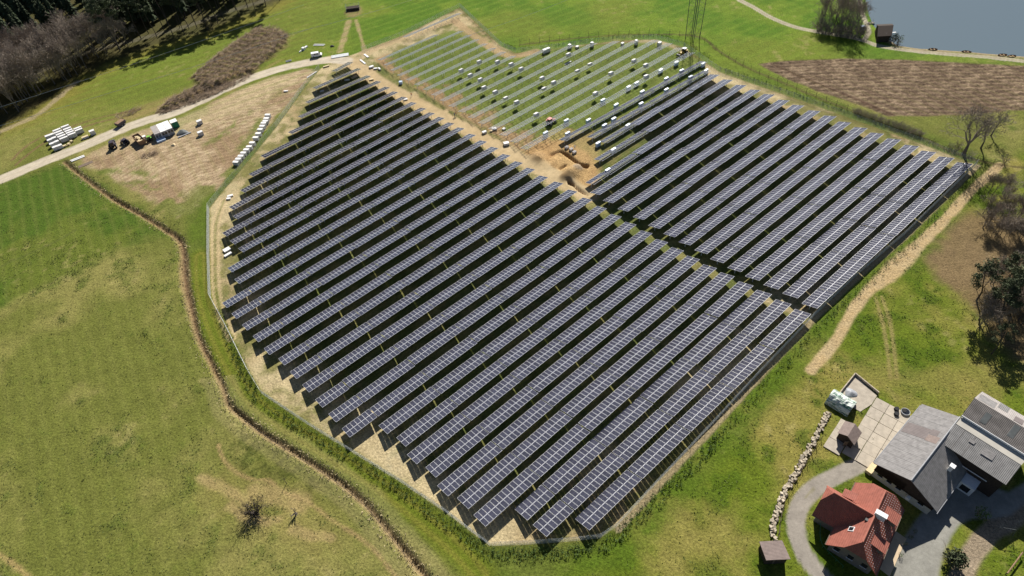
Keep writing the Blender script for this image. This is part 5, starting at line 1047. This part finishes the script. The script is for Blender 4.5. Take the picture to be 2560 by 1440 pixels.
# loose packaging along the lane
LP = [(1002.5, 210, (1.3, 1.3, 1.0), 'blue_and_skytint', 'blue-grey box at the racks beside the lane'), (929, 169, (1.9, 1.2, .5), 'wrap', 'flat white box at the upper end of the lane'), (939, 173, (1.6, .8, .35), 'wrap', 'small flat white packet beside the upper flat box'), (949, 174, (.7, 1.9, .5), 'wrap', 'upright white packet right of the flat boxes'),
      (929, 200, (1.7, 1.0, .3), 'cream', 'cream board on the left edge of the lane'), (1014, 250, (1.6, .8, .3), 'wrap', 'pale packet at the end of a row beside the lane'), (1211, 333, (1.6, 1.0, .6), 'wrap', 'white box beside the middle of the lane'), (1236, 324, (1.8, 1.1, .6), 'wrap', 'white box one step in from the lane'), (1228, 329, (.9, .8, .4), 'cream', 'small cream box between two white boxes'),
      (1260, 324, (1.2, .9, .4), 'wrap', 'white packet among the lower racks'), (1266, 362, (1.9, 1.4, .8), 'wrap', 'big white box at the lower end of the lane'), (568, 626, (2.1, 1.6, .35), 'wrap', 'upper white pallet on the left margin'), (571, 638, (2.4, .9, .35), 'wrap', 'lower white pallet on the left margin'), (576, 491, (1.9, .9, .3), 'wrap', 'white packet on the left margin by the fence bend'), (572, 498, (1.4, .8, .3), 'wrap', 'second packet by the fence bend on the left margin'),
      (715, 229, (1.7, .7, .3), 'wrap', 'white packet lying alone on the dirt yard'), (886, 194, (2.6, 1.0, .35), 'cream', 'cream packet between the top rows'), (868, 201, (2.0, .8, .3), 'wrap', 'white packet between the top rows'), (805, 229, (1.6, .7, .3), 'wrap', 'white packet below the second row'), (816, 167, (2.6, .8, .3), 'cream', 'cream board above the first short row'),
      (1631, 217, (1.3, .9, .4), 'wrap', 'small cream box lying between the unfinished rows, right of two'), (1655, 219, (1.2, .9, .4), 'cream', 'small box lying between the unfinished rows, right of two pale ones'), (1582, 283, (1.4, .9, .4), 'wrap', 'small white box below the second unfinished row')]
LP[-3] = (1631, 227, (1.3, .9, .4), 'wrap', 'small pale box lying between the unfinished rows, lower of two')
for x, y, sz, t, lab in LP: crate(x, y, lab, random.uniform(-.5, .5)+R(20), sz, None, t, t, 'packet', 'box')
def bars(name, label, px, py, L, n, rz, mt, w=.18, cat='beams', gap=.1):
    T = thing(name, label, cat, GP(px, py), rz)
    for i in range(n): MB().box((random.gauss(0, .1), (i-(n-1)/2)*(w+gap), .15), (L, w, .2)).build('beam', M[mt], T)
    return T
bars('steel_beams', 'two bright steel profiles lying below the gravel road', 195, 397, 4.8, 2, rrz, 'white', .5, gap=.4); bars('white_beams', 'long white beam at the end of the green strip', 780, 187, 5.5, 1, R(52), 'white', .45); bars('white_beams', 'pair of white beams lying behind the van', 798, 113, 5.2, 2, R(-14), 'white', .3, gap=.7)
bars('white_beams', 'upper white beam lying by the lane junction', 916, 140, 3.6, 1, R(-58), 'white', .8); bars('white_beams', 'lower white beam lying by the lane junction', 907, 155, 4.6, 1, R(-58), 'white', .7); bars('white_beams', 'white beam lying among the upper racks', 1420, 158, 3.6, 1, AZX, 'white', .4)
bars('steel_profiles', 'big bundle of grey steel profiles at the lane junction', 850, 140, 7.4, 8, R(8), 'steel', .22, gap=.1); bars('pale_profile', 'pale profile lying right of the site containers', 463, 338, 5.0, 1, rrz, 'greysteel', .5); bars('steel_scrap', 'tangle of pale steel lying in the grass near the van', 722, 153, 2.4, 4, R(20), 'greysteel', .15, gap=.25)
pl_ = MB().box((0, 0, .03), (5.0, 1.7, .08)).build('earth_plate', M['oldwood']); pl_.location = tuple(GP(214, 411)); pl_.rotation_euler = (0, 0, rrz); tag(pl_, 'flat dark brown sheet on the ground below the steel profiles', 'sheet')
# ---- site containers, skip, bins
def container(px, py, size, rz, label, body, roof, wins=True, name='site_container'):
    T = thing(name, label, 'container', GP(px, py), rz); sx, sy, sz = size
    w = MB(); prism_wall(w, [(-sx/2, -sy/2, 0), (sx/2, -sy/2, 0), (sx/2, sy/2, 0), (-sx/2, sy/2, 0)], .1, sz); w.build('wall', M[body], T)
    r_ = MB().box((0, 0, sz+.04), (sx+.06, sy+.06, .1)).build('roof', M[roof], T)
    for x_ in (-1, 1):
        for y_ in (-1, 1): MB().box((x_*sx/2, y_*sy/2, sz/2+.04), (.14, .14, sz-.02)).build('corner_post', M['greysteel'], T)
    if wins:
        for x_ in (-.25, .25): wi = MB().box((x_*sx, -sy/2-.03, sz*.6), (sx*.2, .06, .8)).build('window', M['glassdark'], T); MB().box((x_*sx, -sy/2-.05, sz*.6-.45), (sx*.24, .1, .06)).build('sill', M['white'], wi)
    return T
c0, c1, c2 = G(372.3, 318.1, 2.7)[:2], G(417.5, 301.4, 2.7)[:2], G(386.9, 335.6, 2.7)[:2]; ex = (c1-c0)/3; ey = c2-c0; crz = math.atan2(ex[1], ex[0]); cw, cl = float(np.hypot(*ex)), float(np.hypot(*ey))
for i in range(3):
    c = c0+ex*(i+.5)+ey*.5; T = thing('site_container', ['greyish site container, lowest of the three joined ones', 'white site container in the middle of the three joined ones', 'white site container, topmost of the three joined ones'][i], 'container', (c[0], c[1], gz(*c)), crz, 'joined site containers')
    w = MB(); prism_wall(w, [(-cw/2+.03, -cl/2, 0), (cw/2-.03, -cl/2, 0), (cw/2-.03, cl/2, 0), (-cw/2+.03, cl/2, 0)], .1, 2.6); w.build('wall', M['greysteel'], T); MB().box((0, 0, 2.66), (cw-.06, cl+.06, .1)).build('roof', M['palepatch'] if i == 0 else M['wrap'], T)
    for x_ in (-.24, .24): wi = MB().box((x_*cw, -cl/2-.03, 1.6), (.7, .06, .9)).build('window', M['glassdark'], T); MB().box((x_*cw, -cl/2-.05, 1.1), (.9, .12, .06)).build('sill', M['white'], wi)
    for x_ in (-1, 1): MB().box((x_*(cw/2-.1), -cl/2-.02, 1.35), (.12, .1, 2.5)).build('corner_post', M['white'], T)
container(440, 316, (2.4, 2.6, 2.4), crz, 'green container with white roof beside the site containers', 'green', 'wrap', False); container(364, 350, (1.2, 1.2, 1.6), crz, 'white cabin box left of the lime-green machine', 'white', 'wrap', False, 'toilet_cabin')
bl = MB().box((0, 0, .35), (3.2, 1.8, .7)).build('blue_sheet', M['blue_and_skytint']); bl.location = tuple(GP(404, 352)); bl.rotation_euler = (0, 0, crz); tag(bl, 'pale blue covered stack in front of the site containers', 'stack')
def skip(px, py, size, rz, label, mt, fill):
    T = thing('skip', label, 'skip', GP(px, py), rz); sx, sy, sz = size; k = .86; b = MB()
    b.add([(-sx/2*k, -sy/2*.9, .15), (sx/2*k, -sy/2*.9, .15), (sx/2*k, sy/2*.9, .15), (-sx/2*k, sy/2*.9, .15), (-sx/2, -sy/2, sz), (sx/2, -sy/2, sz), (sx/2, sy/2, sz), (-sx/2, sy/2, sz)], [(3, 2, 1, 0), (0, 1, 5, 4), (1, 2, 6, 5), (2, 3, 7, 6), (3, 0, 4, 7)]); b.build('shell', M[mt], T)
    r_ = MB(); r_.box((0, -sy/2, sz), (sx+.1, .12, .12)).box((0, sy/2, sz), (sx+.1, .12, .12)).box((-sx/2, 0, sz), (.12, sy, .13)).box((sx/2, 0, sz), (.12, sy, .13)); r_.build('rim', M['rust'], T)
    f = MB(); rg_ = np.random.default_rng(4)
    for _ in range(26): f.box((rg_.uniform(-.42, .42)*sx, rg_.uniform(-.4, .4)*sy, sz*.72+rg_.uniform(0, .2)), (rg_.uniform(.4, 1.4), rg_.uniform(.2, .7), .1), 0, rg_.uniform(0, 3.14))
    f.build('load', M[fill], T); return T
skip(352, 356, (6.2, 2.5, 2.1), math.atan2(*(G(372, 372)-G(335, 338))[[1, 0]]), 'brown open skip full of pale timber on the dirt yard', 'rust', 'cream')
# ---- vehicles
def wheel(T, x, y, r, w=.3):
    o = MB().tube((x, y-w/2, r), (x, y+w/2, r), r, n=14).build('wheel', M['black'], T); MB().tube((x, y-w/2-.02, r), (x, y+w/2+.02, r), r*.55, n=10).build('rim', M['greysteel'], o)
def van(px, py, rz, label):
    T = thing('van', label, 'van', GP(px, py), rz); b = MB()
    prof = [(-2.3, .35), (2.2, .35), (2.3, .8), (1.55, 1.05), (.95, 1.85), (-2.2, 1.9), (-2.32, 1.0)]; n = len(prof); W2 = .92
    vs = [(x, -W2*(.9 if z > 1.2 else 1), z) for x, z in prof]+[(x, W2*(.9 if z > 1.2 else 1), z) for x, z in prof]
    b.add(vs, [tuple(range(n-1, -1, -1)), tuple(range(n, 2*n))]+[(i, (i+1) % n, (i+1) % n+n, i+n) for i in range(n)]); b.build('body', M['white'], T)
    MB().add([(1.57, -.82, 1.1), (1.57, .82, 1.1), (1.02, .74, 1.82), (1.02, -.74, 1.82)], [(0, 1, 2, 3)]).build('windscreen', M['glassdark'], T)
    for s in (-1, 1):
        for x0, x1 in ((-.1, .75), (-1.1, -.25)): MB().box(((x0+x1)/2, s*.88, 1.42), (x1-x0, .06, .5)).build('window', M['glassdark'], T)
        for x_ in (-1.45, 1.5): wheel(T, x_, s*.8, .33, .24)
        MB().box((2.28, s*.65, .78), (.1, .3, .2)).build('headlight', M['alu'], T); MB().box((-2.32, s*.75, 1.0), (.06, .14, .4)).build('tail_light', M['red'], T)
    return T
van(793, 141, R(10), 'white van parked where the gravel road meets the lane')
def tractor(px, py, rz, label, body, cab='darkpaint', s=1.0, loader=False, name='tractor'):
    T = thing(name, label, 'tractor' if name == 'tractor' else 'vehicle', GP(px, py), rz); T.scale = (s, s, s)
    MB().box((.95, 0, 1.05), (1.9, .85, .7), taper=.85).build('bonnet', M[body], T); MB().box((0, 0, .75), (3.2, .6, .4)).build('chassis', M['black'], T)
    c = MB().box((-.65, 0, 1.75), (1.4, 1.35, 1.2), taper=.86).build('cab', M['glassdark'], T); MB().box((-.65, 0, 2.4), (1.5, 1.4, .12)).build('cab_roof', M[cab], c)
    for s_ in (-1, 1): wheel(T, -.95, s_*.85, .8, .45); wheel(T, 1.35, s_*.8, .52, .35); MB().box((-.95, s_*.85, 1.68), (1.3, .5, .1)).build('mudguard', M[body], T)
    MB().tube((1.2, .3, 1.4), (1.2, .3, 2.2), .05, n=6).build('exhaust', M['darksteel'], T)
    if loader:
        for s_ in (-1, 1): MB().tube((-.2, s_*.55, 1.4), (2.6, s_*.55, 1.0), .09, n=4).build('loader_arm', M[body], T)
        MB().box((2.9, 0, .8), (.7, 1.9, .7), taper=.8).build('bucket', M['darksteel'], T)
    return T
tractor(1378, 309, AZX, 'red tractor working between the bare racks', 'red', 'red'); tractor(285, 368, R(115), 'dark loader with raised arm on the dirt yard beside the road', 'darkpaint', loader=True, s=1.1); tractor(314, 360, R(150), 'dark compact tractor between the loader and the brown skip', 'darkpaint', s=.95)
tractor(375, 350, crz+R(90), 'lime-green machine tucked against the site containers', 'lime', 'lime', .8); tractor(1707, 136, AZX+R(180), 'yellow and white machine at the far right end of the racks', 'yellow', 'white', 1.0, True)
tr_ = thing('trailer', 'dark red trailer parked on the upper side of the gravel road', 'trailer', GP(304, 313), R(60)); MB().box((0, 0, 1.1), (3.4, 2.1, 1.1), taper=1.08).build('box', M['darkpaint'], tr_); MB().box((0, 0, 1.68), (3.3, 2.0, .1)).build('load', M['rust'], tr_)
for s_ in (-1, 1): wheel(tr_, -.4, s_*1.0, .45); wheel(tr_, .7, s_*1.0, .45)
MB().tube((1.7, 0, .6), (3.0, 0, .5), .07, n=5).build('drawbar', M['darksteel'], tr_)
pile('junk_heap', 'heap of dark scrap right of the green container', 456, 332, 2.3, .9, 'darksteel', 21); pile('sack_heap', 'small pale heap of sacks on the dirt yard below the containers', 434, 363, .9, .5, 'cream', 22)
pile('black_heap', 'round black heap in the grass behind the van', 830, 116, 1.1, .6, 'black', 27)
wb = thing('waste_frame', 'white sacks and boards leaning by the grass left of the van', 'waste', GP(759, 124), R(60))
for i, (x, y, sx, sy, sz) in enumerate(((0, 0, 1.4, 1.4, 1.0), (1.8, .2, 2.2, 1.0, .5), (-1.9, .1, 2.0, .4, .4))): MB().box((x, y, sz/2), (sx, sy, sz), taper=.85).build('sack', M['wrap'], wb)
# pit gear
for i, (x, y) in enumerate(((1417, 371), (1428, 376), (1436, 383))): crate(x, y, f'grey pallet of fittings on the far side of the trench, {ordinal(i+1)} from the left', AZX, (1.3, 1.0, .6), 'pallets beside the trench', 'palepatch', 'carton', 'fittings_pallet', 'pallet')
# ---- wire pen at the end of the twin ruts
wp = thing('wire_pen', 'dark wire pen on posts at the end of the twin ruts', 'pen', GP(883, 24), R(5))
for x, y in ((-3.2, -1.6), (3.2, -1.6), (3.2, 1.6), (-3.2, 1.6)): MB().tube((x, y, 0), (x, y, 2.6), .08, n=5).build('post', M['steel'], wp)
for k in range(11):
    f = -3.2+k*.64; MB().tube((f, -1.6, 2.3), (f, 1.6, 2.3), .04, n=3).build('bar', M['darksteel'], wp)
for z in (1.0, 2.3):
    for y in (-1.6, 1.6): MB().tube((-3.2, y, z), (3.2, y, z), .05, n=4).build('rail', M['darksteel'], wp)
MB().box((0, 0, .6), (6.0, 2.8, 1.2)).build('stack', M['darktimber'], wp)
# ---- lattice mast in the far meadow
pm = thing('lattice_mast', 'tall lattice mast standing in the far green meadow', 'mast', GP(1731, 98)); HM = 34.0
def leg(k, z): a = R(45*0)+k*math.pi/2-R(6); r_ = 2.9+0.018*z; return np.array([r_*math.cos(a), r_*math.sin(a), z])
for k in range(4):
    MB().tube(leg(k, -.3), leg(k, HM), .13, .11, n=4).build('leg', M['darksteel'], pm); br = MB(); z = 0.0; f = 0
    while z < HM-2:
        a, c_ = (k, (k+1) % 4) if f % 2 else ((k+1) % 4, k); br.tube(leg(a, z), leg(c_, z+2.4), .05, n=3, cap=False); z += 2.4; f += 1
    br.build('bracing', M['darksteel'], pm)
MB().tube((0, 0, -.3), (0, 0, HM), .17, .15, n=6).build('pole', M['darksteel'], pm)
# power cables crossing the upper part of the picture
for i, (a, c_, lab) in enumerate((((-200, 330), (760, 12), 'pale power cable crossing over the forest edge'), ((-200, 372), (780, 70), 'pale power cable crossing low over the meadow by the stored crates'), ((700, 90), (1120, -30), 'pale power cable over the meadow above the white van'), ((1150, 95), (1500, -35), 'pale power cable above the bright meadow at the top centre'))):
    p0_, p1_ = G(*a, 17.0), G(*c_, 17.0); b = MB(); N_ = 24; pts = [p0_+(p1_-p0_)*(k/N_)-np.array([0, 0, 3.0*4*(k/N_)*(1-k/N_)*.3]) for k in range(N_+1)]
    for s_, e_ in zip(pts[:-1], pts[1:]): b.tube(s_, e_, .04, n=3, cap=False)
    tag(b.build('power_cable', M['steel']), lab, 'cable', 'power cables')
# ---- lake side
bh = [g2(2190, 60, 3.0), g2(2231, 58, 3.0), g2(2230, 88, 3.0), g2(2194, 90, 3.0)]
t_ = shed('boathouse', 'black-roofed boathouse on the lake shore', bh, 2.8, 4.6, 'darktimber', 'darktimber'); MB().box((.8, -3.4, 3.2), (4.0, .5, .12)).build('lit_gable_strip', M['wrap'], t_)  # white strip added for the light on the lower gable
MB().box((0, -2.9, 1.1), (1.6, .12, 2.1)).build('door', M['oldwood'], t_)
def boat(px, py, rz, label, mt, L=3.6):
    T = thing('rowing_boat', label, 'boat', GP(px, py, .0), rz, None); T.location.z = -0.30; b = MB(); n = 8; vs = []
    for i in range(n+1):
        x = -L/2+L*i/n; w = .75*(1-abs(2*i/n-1)**2.4)+.05; vs += [(x, -w, .55), (x, -w*.6, .05), (x, w*.6, .05), (x, w, .55)]
    b.add(vs, [(i*4+k, i*4+k+1, i*4+k+5, i*4+k+4) for i in range(n) for k in range(3)]); b.build('hull', M[mt], T)
    for x in (-.7, .5): MB().box((x, 0, .42), (.25, 1.1, .05)).build('thwart', M['wood'], T)
    return T
boat(2178, 58, R(5), 'small white boat moored left of the boathouse', 'white', 3.2)
for i, (x, y) in enumerate(((2332, 124), (2416, 130), (2506, 138), (2529, 141))): boat(x, y, R(random.uniform(-20, 20)), 'rust-brown boat on the shore, '+ordinal(i+1)+' from the boathouse', 'rust', 3.4)
container(2154, 76, (1.4, 1.4, 1.8), R(10), 'light blue cabin at the edge of the lake grove', 'blue_and_skytint', 'blue_and_skytint', False, 'blue_cabin')
# far trees just above the frame whose shade falls on the meadow
for px, py, s in ((965, -52, .8), (1005, -46, .7), (1092, -40, .55), (760, -40, .6)): plant(BARE[1], ('trunk', 'crown'), 'bare_tree', 'leafless tree at the top edge casting branching shade', 'tree', GP(px, py), 'trees at the top edge', s)
# ---- people
def person(px, py, rz, label, shirt, trousers, stride=.18, reach=.1):
    V = [(0, 0, .98), (0, 0, 1.2), (0, 0, 1.43), (.02, 0, 1.55), (.03, 0, 1.68), (0, .10, .93), (stride, .11, .5), (stride-.06, .11, .09), (stride+.1, .11, .04), (0, -.10, .93), (-stride*.6, -.11, .5), (-stride-.1, -.11, .1), (-stride+.05, -.11, .04),
         (0, .2, 1.41), (-.04, .27, 1.15), (reach, .28, .92), (reach+.06, .28, .84), (0, -.2, 1.41), (.06, -.27, 1.15), (reach+.12, -.26, .98), (reach+.18, -.25, .92)]
    Eg = [(0, 1), (1, 2), (2, 3), (3, 4), (0, 5), (5, 6), (6, 7), (7, 8), (0, 9), (9, 10), (10, 11), (11, 12), (2, 13), (13, 14), (14, 15), (15, 16), (2, 17), (17, 18), (18, 19), (19, 20)]
    rad = [.15, .15, .14, .06, .11, .09, .065, .05, .045, .09, .065, .05, .045, .065, .05, .04, .04, .065, .05, .04, .04]
    me = bpy.data.meshes.new('body'); me.from_pydata(V, Eg, []); o = bpy.data.objects.new('person', me); COLL.objects.link(o)
    m_ = o.modifiers.new('skin', 'SKIN'); m_.use_smooth_shade = True
    for i, v in enumerate(me.skin_vertices[0].data): v.radius = (rad[i], rad[i]*(.8 if i < 3 else 1)); v.use_root = (i == 0)
    o.modifiers.new('sub', 'SUBSURF').levels = 1; o.modifiers['sub'].render_levels = 1
    dg_ = bpy.context.evaluated_depsgraph_get(); em = bpy.data.meshes.new_from_object(o.evaluated_get(dg_)); o.modifiers.clear(); o.data = em; em.materials.clear()
    for k in (M[shirt], M[trousers], M['skin'], M['darkbark']): em.materials.append(k)
    for p_ in em.polygons: c = p_.center; p_.material_index = (3 if c.z > 1.70 or (c.z > 1.62 and c.x < .0) else 2 if c.z > 1.5 else 0 if c.z > .98 else 2 if abs(c.y) > .22 and c.z > .75 else 1)
    o.location = tuple(GP(px, py)); o.rotation_euler = (0, 0, rz); return tag(o, label, 'person')
person(1029, 241, R(-30), 'person in orange walking along the middle of the lane', 'orange', 'blue'); person(1137, 292, R(60), 'person in dark clothes standing at the racks beside the lane', 'blue', 'darkpaint', .05); person(1141, 290, R(200), 'person in red beside the darkly dressed one at the racks', 'red', 'blue', .05)
person(1437, 373, R(100), 'person in white standing at the far side of the trench', 'white', 'blue', .05)

order_labels()
